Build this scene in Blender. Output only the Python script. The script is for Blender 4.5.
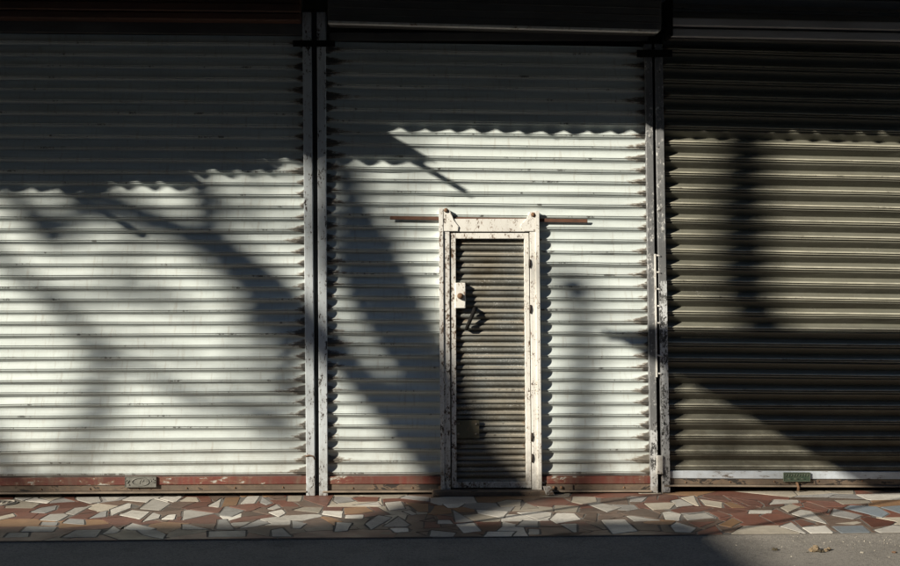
import bpy, bmesh, math, random
import numpy as np
from mathutils import Vector, Matrix

random.seed(7)
SC = bpy.context.scene
for o in list(bpy.data.objects):
    bpy.data.objects.remove(o)

# ------------------------------------------------------------------ camera
CAM_H, DIST, FPX, YAW = 1.32, 7.5, 1200.0, math.radians(2.7)
cam_d = bpy.data.cameras.new('camera')
cam = bpy.data.objects.new('camera', cam_d)
SC.collection.objects.link(cam)
cam.location = (-DIST * math.tan(YAW), -DIST, CAM_H)
cam.rotation_euler = (math.radians(90), 0, -YAW)
cam_d.sensor_width = 36.0
cam_d.lens = FPX / 900.0 * 36.0
cam_d.clip_end = 2000
SC.camera = cam

# ------------------------------------------------------------------ sky and sun
S = Vector((1.5, 1.0, -0.85))            # the way sunlight travels
EL = math.atan2(0.85, math.hypot(1.5, 1.0))
world = bpy.data.worlds.new('World')
SC.world = world
world.use_nodes = True
wn = world.node_tree.nodes
sky = wn.new('ShaderNodeTexSky')
sky.sky_type = 'NISHITA'
sky.sun_disc = False
sky.sun_elevation = EL
sky.sun_rotation = math.atan2(-1.5, -1.0)
sky.air_density = 1.0
sky.dust_density = 0.3
sky.ozone_density = 4.0
world.node_tree.links.new(sky.outputs[0], wn['Background'].inputs[0])
wn['Background'].inputs[1].default_value = 0.055
sun_d = bpy.data.lights.new('sun', 'SUN')
sun_d.energy = 5.0
sun_d.angle = math.radians(0.53)
sun_d.color = (1.0, 0.925, 0.79)
sun = bpy.data.objects.new('sun', sun_d)
SC.collection.objects.link(sun)
sun.rotation_euler = S.to_track_quat('-Z', 'Y').to_euler()
sun.location = (-15, -10, 12)
SC.view_settings.view_transform = 'Standard'
SC.view_settings.look = 'None'
SC.view_settings.exposure = 0.61
SC.view_settings.gamma = 1.0

# ------------------------------------------------------------------ measuring helpers
FW = Vector((math.sin(YAW), math.cos(YAW), 0))
RT = Vector((math.cos(YAW), -math.sin(YAW), 0))
UP = Vector((0, 0, 1))
CP = Vector(cam.location)

def ray(px, py):
    return FW + RT * ((px - 450) / FPX) + UP * ((283 - py) / FPX)

def U(px, py, y=0.0):                    # point on the vertical plane at depth y
    d = ray(px, py)
    return CP + d * ((y - CP.y) / d.y)

def G(px, py, z=0.0):                    # point on the ground
    d = ray(px, py)
    return CP + d * ((z - CP.z) / d.z)

def shade(px, py, L):                    # the point L metres before the wall whose shadow falls at that spot
    return U(px, py, 0.0) - S * L

# ------------------------------------------------------------------ object helpers
COL = SC.collection

def link(name, me, mat=None, parent=None, loc=None):
    o = bpy.data.objects.new(name, me)
    COL.objects.link(o)
    if mat is not None and me is not None and not me.materials:
        me.materials.append(mat)
    if parent is not None:
        o.parent = parent
    if loc is not None:
        o.location = loc
    return o

def tag(o, label=None, cat=None, group=None, kind=None):
    if label: o['label'] = label
    if cat: o['category'] = cat
    if group: o['group'] = group
    if kind: o['kind'] = kind
    return o

def thing(name, label, cat, loc=(0, 0, 0), group=None):
    return tag(link(name, None, loc=loc), label, cat, group)

def mesh(name, verts, faces, smooth=False):
    me = bpy.data.meshes.new(name)
    me.from_pydata([tuple(v) for v in verts], [], faces)
    me.validate()
    if smooth:
        me.polygons.foreach_set('use_smooth', [True] * len(me.polygons))
    me.update()
    return me

def fix(me):
    bm = bmesh.new(); bm.from_mesh(me)
    bmesh.ops.recalc_face_normals(bm, faces=bm.faces)
    bm.to_mesh(me); bm.free()
    return me

def bevel(me, w, seg=1):
    bm = bmesh.new(); bm.from_mesh(me)
    bmesh.ops.recalc_face_normals(bm, faces=bm.faces)
    bmesh.ops.bevel(bm, geom=list(bm.edges), offset=w, segments=seg, affect='EDGES', profile=0.6)
    bm.to_mesh(me); bm.free()
    return me

def box_data(x0, x1, y0, y1, z0, z1):
    v = [(x, y, z) for z in (z0, z1) for y in (y0, y1) for x in (x0, x1)]
    f = [(0, 2, 3, 1), (4, 5, 7, 6), (0, 1, 5, 4), (2, 6, 7, 3), (0, 4, 6, 2), (1, 3, 7, 5)]
    return v, f

def box(name, x0, x1, y0, y1, z0, z1, mat, parent=None, bev=0.0):
    v, f = box_data(x0, x1, y0, y1, z0, z1)
    me = fix(mesh(name, v, f))
    if bev: bevel(me, bev)
    return link(name, me, mat, parent)

def skew_prism(name, sec, bot, top, mat, parent=None, bev=0.0):
    """cross-section (dx, y) swept from bot (x, z) to top (x, z): a post that may lean"""
    n = len(sec)
    v = [(bot[0] + a, y, bot[1]) for a, y in sec] + [(top[0] + a, y, top[1]) for a, y in sec]
    f = [(i, (i + 1) % n, n + (i + 1) % n, n + i) for i in range(n)]
    f += [tuple(range(n))[::-1], tuple(range(n, 2 * n))]
    me = fix(mesh(name, v, f))
    if bev: bevel(me, bev)
    return link(name, me, mat, parent)

def plate(name, pts, y0, y1, mat, parent=None, bev=0.0):
    """polygon (x, z) given thickness from y0 to y1"""
    n = len(pts)
    v = [(x, y0, z) for x, z in pts] + [(x, y1, z) for x, z in pts]
    f = [(i, (i + 1) % n, n + (i + 1) % n, n + i) for i in range(n)] + [tuple(range(n)), tuple(range(n, 2 * n))[::-1]]
    me = fix(mesh(name, v, f))
    if bev: bevel(me, bev)
    return link(name, me, mat, parent)

def rect_px(px0, py0, px1, py1, y=0.0):
    a, b, c, d = U(px0, py1, y), U(px1, py1, y), U(px1, py0, y), U(px0, py0, y)
    return [(p.x, p.z) for p in (a, b, c, d)]

def tube_data(pts, radii, n=8, base=0):
    pts = [Vector(p) for p in pts]
    v, f = [], []
    for i, p in enumerate(pts):
        t = (pts[min(i + 1, len(pts) - 1)] - pts[max(i - 1, 0)]).normalized()
        a = t.orthogonal().normalized() if i == 0 else (a - t * a.dot(t)).normalized()
        b = t.cross(a)
        for k in range(n):
            w = 2 * math.pi * k / n
            v.append(p + (a * math.cos(w) + b * math.sin(w)) * radii[i])
    for i in range(len(pts) - 1):
        for k in range(n):
            f.append((base + i * n + k, base + i * n + (k + 1) % n, base + (i + 1) * n + (k + 1) % n, base + (i + 1) * n + k))
    f.append(tuple(base + k for k in range(n))[::-1])
    f.append(tuple(base + (len(pts) - 1) * n + k for k in range(n)))
    return v, f

def tube(name, pts, radii, mat, parent=None, n=8):
    if not isinstance(radii, (list, tuple)): radii = [radii] * len(pts)
    v, f = tube_data(pts, radii, n)
    return link(name, fix(mesh(name, v, f, True)), mat, parent)

# ------------------------------------------------------------------ materials
class NT:
    def __init__(self, name):
        self.m = bpy.data.materials.new(name)
        self.m.use_nodes = True
        self.t = self.m.node_tree
        self.b = self.t.nodes['Principled BSDF']
    def n(self, typ, ins=(), **kw):
        nd = self.t.nodes.new('ShaderNode' + typ)
        for k, v in kw.items(): setattr(nd, k, v)
        items = ins.items() if isinstance(ins, dict) else enumerate(ins)
        for k, v in items:
            if v is None: continue
            if isinstance(v, bpy.types.NodeSocket): self.t.links.new(v, nd.inputs[k])
            else: nd.inputs[k].default_value = v
        return nd
    def coord(self, kind='Object'):
        return self.n('TexCoord').outputs[kind]
    def rnd(self):
        return self.n('ObjectInfo').outputs['Random']
    def math(self, op, a, b=None, c=None, clamp=False):
        return self.n('Math', [a, b, c], operation=op, use_clamp=clamp).outputs[0]
    def xyz(self, v):
        s = self.n('SeparateXYZ', [v]); return s.outputs
    def vec(self, x, y, z):
        return self.n('CombineXYZ', [x, y, z]).outputs[0]
    def scale(self, v, s):
        return self.n('VectorMath', [v, s], operation='MULTIPLY').outputs[0]
    def shift(self, v, amt):
        return self.n('VectorMath', [v, self.vec(self.math('MULTIPLY', amt, 37.0), self.math('MULTIPLY', amt, 11.0), self.math('MULTIPLY', amt, 53.0))], operation='ADD').outputs[0]
    def noise(self, v, s, det=4, rough=0.55, dist=0.0):
        return self.n('TexNoise', {'Vector': v, 'Scale': s, 'Detail': det, 'Roughness': rough, 'Distortion': dist}).outputs['Fac']
    def ramp(self, f, a, b, lo=0.0, hi=1.0):
        return self.n('MapRange', [f, a, b, lo, hi], clamp=True).outputs[0]
    def sramp(self, f, a, b):
        return self.n('MapRange', [f, a, b, 0.0, 1.0], interpolation_type='SMOOTHSTEP').outputs[0]
    def mix(self, f, a, b, blend='MIX'):
        nd = self.n('Mix', data_type='RGBA', blend_type=blend)
        for i, v in ((0, f), (6, a), (7, b)):
            if isinstance(v, bpy.types.NodeSocket): self.t.links.new(v, nd.inputs[i])
            else: nd.inputs[i].default_value = (v if i == 0 else (tuple(v) + (1,) if len(v) == 3 else v))
        return nd.outputs[2]
    def out(self, col=None, rough=None, metal=None, bump=None, strength=0.3, dist=0.002, spec=None):
        for k, v in (('Base Color', col), ('Roughness', rough), ('Metallic', metal), ('Specular IOR Level', spec)):
            if v is None: continue
            if isinstance(v, bpy.types.NodeSocket): self.t.links.new(v, self.b.inputs[k])
            else: self.b.inputs[k].default_value = (tuple(v) + (1,)) if isinstance(v, tuple) and len(v) == 3 else v
        if bump is not None:
            bp = self.n('Bump', {'Strength': strength, 'Distance': dist, 'Height': bump})
            self.t.links.new(bp.outputs[0], self.b.inputs['Normal'])
        return self.m

def paint_mat(name, base, chip=(0.06, 0.035, 0.02), amount=0.42, scale=14, dirt=0.35, rough=0.5, stretch=(1, 1, 1), fine=1.0, chip2=None, grime=(0.16, 0.125, 0.09), halo=(0.30, 0.19, 0.11), splash=0.75):
    """weathered paint: chips down to metal or rust, soft grime"""
    t = NT(name)
    co = t.shift(t.coord(), t.rnd())
    cs = t.scale(co, stretch)
    big = t.noise(co, 3.0, 4)
    a = t.noise(cs, scale, 8, 0.68, 0.4)
    patch = t.noise(cs, scale * 0.22, 3, 0.5)
    thr = t.math('ADD', a, t.math('MULTIPLY', t.math('SUBTRACT', patch, 0.5), 0.55))
    m = t.sramp(thr, 1.0 - amount, 1.0 - amount + 0.035)
    c = t.mix(t.ramp(big, 0.3, 0.75), base, tuple(x * (1 - dirt) for x in base))
    gr = t.noise(t.scale(co, (3.0, 3.0, 0.6)), 9, 6, 0.65)
    c = t.mix(t.ramp(gr, 0.5, 0.8, 0.0, dirt * 1.4), c, grime)
    hal = t.sramp(thr, 0.90 - amount, 1.0 - amount)
    c = t.mix(t.math('MULTIPLY', hal, 0.35), c, halo)
    ge = t.n('NewGeometry').outputs['Position']
    sp = t.math('MULTIPLY', t.math('SUBTRACT', 1.0, t.sramp(t.xyz(ge)[2], 0.02, 0.45)), t.ramp(t.noise(ge, 14.0, 6, 0.7), 0.35, 0.65, 0.1 * splash, splash))
    c = t.mix(sp, c, (0.14, 0.11, 0.08))
    cc = chip if chip2 is None else t.mix(t.ramp(t.noise(co, 30, 3), 0.4, 0.6), chip, chip2)
    c = t.mix(m, c, cc)
    f2 = t.noise(co, 160, 3)
    h = t.math('SUBTRACT', t.math('MULTIPLY', f2, 0.15 * fine), m)
    r = t.ramp(m, 0, 1, rough, 0.85)
    return t.out(c, r, 0.0, h, 0.5, 0.0012)

def slat_mat(name, base, W, pitch, left=0.0, right=0.0, grime=0.3, tint=(0.28, 0.22, 0.15), rough=0.42, dust=None, groove=0.5, wear=None, lip_highlight=None, patch=None, speck=0.0, splash_h=0.5, splash_c=(0.19, 0.155, 0.115), splash_s=0.55):
    """painted metal slat; rust and grease creep in from the guides along its ends"""
    t = NT(name)
    ob = t.coord()
    x, y, z = t.xyz(ob)
    rn = t.rnd()
    co = t.shift(ob, rn)
    zz = t.math('DIVIDE', z, pitch)
    big = t.noise(t.scale(co, (1.0, 1.0, 3.0)), 2.2, 4)
    c = t.mix(t.ramp(big, 0.3, 0.7), base, tuple(v * (1 - grime * 0.4) for v in base))
    per = t.math('MULTIPLY', t.math('SUBTRACT', rn, 0.5), 0.10)
    c = t.n('HueSaturation', {'Value': t.math('ADD', 1.0, per), 'Color': c}).outputs[0]
    lines = t.noise(t.scale(co, (0.8, 1.0, 120.0)), 2.0, 3, 0.6)
    c = t.mix(t.ramp(lines, 0.52, 0.75, 0, grime * 0.6), c, tint)
    run = t.noise(t.scale(co, (16.0, 1.0, 2.0)), 3.0, 5, 0.6)
    c = t.mix(t.ramp(run, 0.56, 0.78, 0, grime), c, tint)
    if dust is not None:
        dn = t.noise(t.scale(co, (2.0, 1.0, 8.0)), 3.0, 5, 0.65)
        c = t.mix(t.ramp(dn, 0.35, 0.7, 0, 0.8), c, dust)
    if patch is not None:
        pn = t.noise(t.n('NewGeometry').outputs['Position'], 3.2, 5, 0.6)
        c = t.mix(t.ramp(pn, 0.42, 0.62, 0, 0.8), c, patch[0])
        c = t.mix(t.ramp(pn, 0.45, 0.28, 0, 0.8), c, patch[1])
        mt = t.noise(co, 70, 4, 0.7)
        c = t.mix(t.ramp(mt, 0.4, 0.7, 0, 0.55), c, (0.06, 0.056, 0.045))
    if wear is not None:
        wv = t.noise(t.scale(co, (2.0, 1.0, 3.0)), 55.0, 5, 0.7)
        wp = t.noise(co, 4.0, 3, 0.6)
        wm = t.sramp(t.math('ADD', wv, t.math('MULTIPLY', t.math('SUBTRACT', wp, 0.5), 0.5)), 0.66 - speck, 0.74 - speck)
        c = t.mix(t.math('MULTIPLY', wm, 0.7), c, wear)
    if lip_highlight is not None:                   # edge highlight painted as pale bands along the slat's lip and lower ridge
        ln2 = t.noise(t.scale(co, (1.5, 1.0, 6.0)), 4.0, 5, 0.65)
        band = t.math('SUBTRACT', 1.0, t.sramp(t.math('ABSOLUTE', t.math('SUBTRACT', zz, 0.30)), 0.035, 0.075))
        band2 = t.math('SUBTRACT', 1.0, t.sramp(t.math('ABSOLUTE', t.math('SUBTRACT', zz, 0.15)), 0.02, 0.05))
        c = t.mix(t.math('MULTIPLY', t.math('ADD', band, t.math('MULTIPLY', band2, 0.6), clamp=True), t.ramp(ln2, 0.3, 0.6, 0.45, 0.95)), c, lip_highlight)
    # specks of rust where the slats rub against each other
    sp = t.noise(t.scale(co, (1.0, 1.0, 0.5)), 34.0, 6, 0.72)
    sp2 = t.noise(co, 5.0, 2, 0.5)
    near = t.math('SUBTRACT', 1.0, t.sramp(t.math('ABSOLUTE', t.math('SUBTRACT', zz, 0.26)), 0.02, 0.14))
    spm = t.math('MULTIPLY', near, t.sramp(t.math('ADD', sp, t.math('MULTIPLY', t.math('SUBTRACT', sp2, 0.5), 0.7)), 0.63, 0.70))
    c = t.mix(t.math('MULTIPLY', spm, groove * 1.6, clamp=True), c, (0.035, 0.028, 0.022))
    # teeth of rust at the ends
    for on, ln in (('r', right), ('l', left)):
        if ln <= 0: continue
        d = t.math('SUBTRACT', W, x) if on == 'r' else x
        wob = t.math('MAXIMUM', t.math('SUBTRACT', t.noise(t.scale(co, (7.0, 1.0, 30.0)), 3.2, 6, 0.72), 0.18), 0.0)
        sel = t.noise(t.vec(t.math('MULTIPLY', rn, 91.0), 3.1, 0.7), 1.0, 2)
        prof = t.math('SUBTRACT', 1.0, t.math('MULTIPLY', t.math('ABSOLUTE', t.math('SUBTRACT', zz, 0.36)), 1.9))
        reach = t.math('MULTIPLY', t.math('MULTIPLY', prof, ln), t.math('MULTIPLY', t.math('MULTIPLY', wob, 2.6), t.math('MULTIPLY', t.math('POWER', sel, 2.0), 2.4)))
        q = t.math('DIVIDE', d, t.math('MAXIMUM', reach, 0.0005))
        m = t.math('SUBTRACT', 1.0, t.sramp(q, 0.6, 1.25))
        core = t.math('SUBTRACT', 1.0, t.sramp(q, 0.45, 1.0))
        rc = t.mix(core, (0.20, 0.135, 0.085), (0.03, 0.022, 0.016))
        c = t.mix(t.math('MULTIPLY', m, 0.9), c, rc)
    scr = t.noise(t.vec(t.math('MULTIPLY', t.math('ADD', x, t.math('MULTIPLY', z, 1.5)), 5.0), 0.0, t.math('ADD', t.math('MULTIPLY', z, 260.0), t.math('MULTIPLY', rn, 90.0))), 1.0, 4, 0.7)
    scm = t.math('MULTIPLY', t.sramp(scr, 0.70, 0.76), t.sramp(t.noise(co, 2.0, 2), 0.5, 0.62))
    c = t.mix(t.math('MULTIPLY', scm, 0.6), c, (0.13, 0.12, 0.105))
    ge = t.n('NewGeometry').outputs['Position']
    gz = t.xyz(ge)[2]
    splash = t.math('MULTIPLY', t.math('SUBTRACT', 1.0, t.sramp(gz, splash_h * 0.2, splash_h)), t.ramp(t.noise(ge, 7.0, 6, 0.7), 0.35, 0.75, splash_s * 0.3, splash_s))
    c = t.mix(splash, c, splash_c)
    h = t.math('ADD', t.math('MULTIPLY', t.noise(t.scale(co, (1.2, 1.0, 3.0)), 5.0, 3), 1.5), t.math('MULTIPLY', t.noise(co, 140, 3), 0.06))
    r = t.ramp(t.noise(co, 8, 5), 0.3, 0.7, rough - 0.08, rough + 0.15)
    return t.out(c, r, 0.0, h, 0.45, 0.004)

def plain(name, c1, c2, scale=6, rough=0.6, bump=0.2, dist=0.002, stretch=(1, 1, 1), metal=0.0, spec=None):
    t = NT(name)
    co = t.scale(t.shift(t.coord(), t.rnd()), stretch)
    a = t.noise(co, scale, 6, 0.6)
    c = t.mix(t.ramp(a, 0.32, 0.7), c1, c2)
    return t.out(c, rough, metal, t.noise(co, scale * 6, 4), bump, dist, spec)

def tile_mat(name, c1, c2, vein):
    t = NT(name)
    rn = t.rnd()
    co = t.shift(t.coord(), rn)
    a = t.noise(co, 7, 6, 0.62, 1.2)
    c = t.mix(t.ramp(a, 0.3, 0.72), c1, c2)
    v = t.noise(co, 4, 8, 0.7, 2.5)
    vm = t.math('SUBTRACT', 1.0, t.sramp(t.math('ABSOLUTE', t.math('SUBTRACT', v, 0.5)), 0.0, 0.025))
    c = t.mix(t.math('MULTIPLY', vm, 0.45), c, vein)
    c = t.n('HueSaturation', {'Value': t.ramp(rn, 0, 1, 0.62, 1.16), 'Color': c}).outputs[0]
    world_co = t.n('NewGeometry').outputs['Position']
    g = t.noise(world_co, 2.6, 7, 0.68)
    c = t.mix(t.ramp(g, 0.46, 0.72, 0, 0.45), c, (0.13, 0.105, 0.08))
    g2 = t.noise(world_co, 60, 4, 0.7)
    c = t.mix(t.ramp(g2, 0.55, 0.8, 0, 0.35), c, (0.10, 0.08, 0.06))
    return t.out(c, t.ramp(g, 0.35, 0.7, 0.38, 0.7), 0.0, t.math('ADD', g2, t.math('MULTIPLY', a, 0.5)), 0.25, 0.0015)

M = {}
M['rail_red'] = paint_mat('bottom_rail_red', (0.20, 0.050, 0.038), (0.40, 0.38, 0.34), 0.385, 26, 0.6, 0.55, (0.6, 1, 1.6), splash=0.25)
M['rail_white'] = paint_mat('bottom_rail_white', (0.60, 0.66, 0.72), (0.12, 0.10, 0.085), 0.36, 60, 0.3, 0.5, (0.3, 1, 1), grime=(0.3, 0.3, 0.3), halo=(0.4, 0.39, 0.38), splash=0.25)
M['rail_brown'] = paint_mat('rail_rusty_steel', (0.12, 0.085, 0.062), (0.03, 0.024, 0.02), 0.45, 20, 0.4, 0.7, (0.5, 1, 1))
M['hinge'] = plain('greasy_hinge', (0.055, 0.035, 0.022), (0.02, 0.016, 0.013), 60, 0.7, 0.3, 0.001)
M['rail_lip'] = plain('bottom_lip_worn', (0.27, 0.215, 0.16), (0.14, 0.11, 0.085), 9, 0.7, 0.3, 0.001)
M['post'] = paint_mat('guide_paint_pale', (0.60, 0.65, 0.68), (0.045, 0.035, 0.03), 0.40, 90, 0.22, 0.5, (1, 1, 0.45), grime=(0.20, 0.19, 0.18), halo=(0.35, 0.33, 0.31))
M['post_dark'] = paint_mat('guide_paint_grey', (0.19, 0.195, 0.20), (0.62, 0.62, 0.60), 0.42, 85, 0.4, 0.5, (1, 1, 0.5), chip2=(0.03, 0.027, 0.025), grime=(0.11, 0.105, 0.10), halo=(0.3, 0.3, 0.3))
M['post_white'] = paint_mat('guide_paint_flaking_white', (0.66, 0.68, 0.69), (0.03, 0.03, 0.03), 0.485, 85, 0.2, 0.5, (1, 1, 0.6), chip2=(0.12, 0.12, 0.115), grime=(0.2, 0.2, 0.19), halo=(0.35, 0.34, 0.33))
M['frame'] = paint_mat('door_frame_paint', (0.80, 0.785, 0.735), (0.05, 0.032, 0.022), 0.375, 115, 0.14, 0.5, (1, 1, 0.6), chip2=(0.17, 0.09, 0.05))
M['frame_worn'] = paint_mat('door_frame_paint_flaking', (0.72, 0.71, 0.68), (0.035, 0.028, 0.022), 0.435, 105, 0.2, 0.55, (1, 1, 0.6), chip2=(0.12, 0.07, 0.04))
M['rust_bar'] = plain('rusty_flat_bar', (0.14, 0.062, 0.036), (0.07, 0.034, 0.022), 18, 0.8, 0.4, 0.001)
M['rust'] = plain('rust', (0.22, 0.12, 0.06), (0.08, 0.045, 0.028), 40, 0.85, 0.5, 0.001)
M['black'] = plain('black_iron', (0.008, 0.008, 0.008), (0.014, 0.013, 0.012), 30, 0.8, 0.3, 0.001, spec=0.1)
M['web'] = plain('dark_web_steel', (0.07, 0.075, 0.08), (0.035, 0.035, 0.035), 9, 0.7, 0.3, 0.001)
M['olive'] = paint_mat('olive_patch_paint', (0.10, 0.098, 0.066), (0.05, 0.035, 0.02), 0.30, 24, 0.4, 0.5)
M['bolt'] = plain('bolt_steel', (0.22, 0.20, 0.17), (0.12, 0.10, 0.08), 60, 0.5, 0.2, 0.0005, metal=0.4)
M['cast'] = plain('cast_grey_plate', (0.21, 0.205, 0.18), (0.11, 0.107, 0.092), 45, 0.6, 0.4, 0.001)
M['green'] = plain('green_enamel_plate', (0.045, 0.075, 0.05), (0.075, 0.095, 0.065), 50, 0.5, 0.4, 0.001)
M['green_hi'] = plain('green_plate_worn', (0.14, 0.15, 0.11), (0.10, 0.12, 0.085), 60, 0.5, 0.3, 0.001)
M['hood_brown'] = plain('hood_rusty_brown', (0.12, 0.055, 0.035), (0.06, 0.035, 0.028), 5, 0.7, 0.3, 0.002, (0.4, 1, 2))
M['hood_grey'] = plain('hood_dark_grey', (0.13, 0.13, 0.125), (0.075, 0.072, 0.07), 5, 0.6, 0.3, 0.002, (0.4, 1, 1))
M['hood_lip'] = paint_mat('hood_lip_paint', (0.78, 0.77, 0.74), (0.2, 0.13, 0.09), 0.36, 16, 0.3)
M['concrete'] = plain('facade_render', (0.24, 0.22, 0.19), (0.15, 0.14, 0.125), 4, 0.9, 0.4, 0.004)
M['grout'] = plain('paving_grout', (0.15, 0.135, 0.118), (0.085, 0.077, 0.068), 12, 0.95, 0.5, 0.003)
M['fibre'] = plain('fibre_cement', (0.24, 0.235, 0.22), (0.14, 0.135, 0.125), 5, 0.95, 0.3, 0.003)
M['timber'] = plain('old_timber', (0.16, 0.11, 0.07), (0.09, 0.065, 0.045), 6, 0.85, 0.4, 0.003, (4, 1, 4))
M['bark'] = plain('bark', (0.075, 0.055, 0.04), (0.035, 0.028, 0.022), 14, 0.95, 0.8, 0.02, (1, 1, 0.3))
M['leaf'] = plain('leaves', (0.045, 0.075, 0.022), (0.03, 0.05, 0.016), 3, 0.55, 0.1, 0.001)
M['canvas'] = plain('stall_canvas', (0.20, 0.18, 0.15), (0.15, 0.135, 0.11), 3, 0.9, 0.2, 0.002)
M['pole'] = plain('galvanised_pole', (0.22, 0.22, 0.21), (0.15, 0.15, 0.145), 8, 0.55, 0.2, 0.001)
M['brick_far'] = plain('dark_brick_render', (0.13, 0.085, 0.065), (0.09, 0.065, 0.05), 3, 0.9, 0.3, 0.004)
M['glass'] = plain('window_glass', (0.02, 0.022, 0.025), (0.03, 0.03, 0.033), 2, 0.1, 0.0, 0.001)
M['stone'] = plain('stone_trim', (0.22, 0.2, 0.17), (0.15, 0.135, 0.115), 4, 0.9, 0.3, 0.003)
M['clod_dark'] = plain('dry_clod_dark', (0.07, 0.055, 0.03), (0.03, 0.024, 0.016), 40, 0.95, 0.6, 0.003)
M['clod_tan'] = plain('dry_clod_tan', (0.24, 0.18, 0.11), (0.12, 0.085, 0.05), 40, 0.95, 0.6, 0.003)
M['pebble'] = plain('pale_pebble', (0.42, 0.38, 0.31), (0.3, 0.27, 0.22), 40, 0.9, 0.4, 0.002)
M['iron_lid'] = plain('worn_iron_lid', (0.20, 0.185, 0.165), (0.11, 0.10, 0.09), 30, 0.6, 0.4, 0.001)

def asphalt():
    t = NT('road_asphalt')
    co = t.coord()
    a = t.noise(co, 1.3, 5, 0.6)
    c = t.mix(t.ramp(a, 0.3, 0.7), (0.225, 0.205, 0.175), (0.165, 0.15, 0.13))
    g = t.n('TexVoronoi', {'Vector': co, 'Scale': 150.0}).outputs['Color']
    gv = t.n('SeparateColor', [g]).outputs[0]
    c = t.mix(t.ramp(gv, 0.5, 1.0, 0, 0.45), c, (0.27, 0.25, 0.22))
    c = t.mix(t.ramp(gv, 0.35, 0.0, 0, 0.5), c, (0.05, 0.047, 0.042))
    st = t.noise(co, 5, 7, 0.7)
    c = t.mix(t.ramp(st, 0.52, 0.75, 0, 0.6), c, (0.07, 0.063, 0.055))
    cr = t.n('TexVoronoi', {'Vector': t.n('VectorMath', [co, t.scale(t.n('TexNoise', {'Vector': co, 'Scale': 3.0, 'Detail': 5.0}).outputs['Color'], (0.5, 0.5, 0.5))], operation='ADD').outputs[0], 'Scale': 0.9}, feature='DISTANCE_TO_EDGE').outputs['Distance']
    c = t.mix(t.ramp(cr, 0.004, 0.001, 0, 0.3), c, (0.03, 0.028, 0.025))
    g3 = t.noise(co, 420, 2, 0.6)
    c = t.mix(t.ramp(g3, 0.55, 0.8, 0, 0.5), c, (0.30, 0.28, 0.25))
    d = t.n('TexVoronoi', {'Vector': co, 'Scale': 150.0}).outputs['Distance']
    return t.out(c, 0.92, 0.0, t.math('ADD', d, t.noise(co, 30, 4)), 0.55, 0.004)
M['asphalt'] = asphalt()
TM = {
    'w': tile_mat('tile_white_marble', (0.64, 0.61, 0.55), (0.53, 0.505, 0.455), (0.30, 0.27, 0.23)),
    'c': tile_mat('tile_cream', (0.46, 0.41, 0.33), (0.37, 0.335, 0.275), (0.2, 0.16, 0.11)),
    'g': tile_mat('tile_grey', (0.34, 0.335, 0.32), (0.25, 0.245, 0.235), (0.13, 0.12, 0.11)),
    'b': tile_mat('tile_blue_grey', (0.24, 0.29, 0.33), (0.30, 0.33, 0.35), (0.15, 0.17, 0.19)),
    'r': tile_mat('tile_terracotta', (0.19, 0.078, 0.053), (0.115, 0.052, 0.039), (0.09, 0.045, 0.03)),
    'n': tile_mat('tile_brown', (0.165, 0.112, 0.084), (0.10, 0.070, 0.055), (0.06, 0.042, 0.03)),
    't': tile_mat('tile_tan', (0.29, 0.165, 0.085), (0.22, 0.13, 0.072), (0.15, 0.095, 0.055)),
}

# ------------------------------------------------------------------ ground, road, paving
KERB_Y = G(450, 537).y
ROAD_Z = -0.03
tag(link('ground', mesh('ground', [(-600, -600, -0.05), (600, -600, -0.05), (600, 600, -0.05), (-600, 600, -0.05)], [(0, 1, 2, 3)]), M['concrete']), kind='structure')

def road_mesh():
    v, f = [], []
    nx, ny = 90, 60
    x0, x1, y0, y1 = -30.0, 22.0, -10.9, KERB_Y
    for j in range(ny + 1):
        for i in range(nx + 1):
            x = x0 + (x1 - x0) * i / nx
            y = y1 + (y0 - y1) * (j / ny) ** 1.6
            h = 0.006 * math.sin(x * 1.7 + 2 * math.sin(y * 1.1)) * math.sin(y * 2.3 + x * 0.6)
            edge = 0.024 * math.exp(-abs(y - y1) / 0.12)
            v.append((x, y, ROAD_Z + h * min(1, abs(y - y1) * 3) + edge))
    for j in range(ny):
        for i in range(nx):
            a = j * (nx + 1) + i
            f.append((a, a + nx + 1, a + nx + 2, a + 1))
    return mesh('road', v, f, True)
tag(link('road', road_mesh(), M['asphalt']), kind='structure')

paving = tag(box('pavement', -5.2, 5.4, KERB_Y, 0.14, -0.05, -0.0022, M['grout']), kind='structure')

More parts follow.
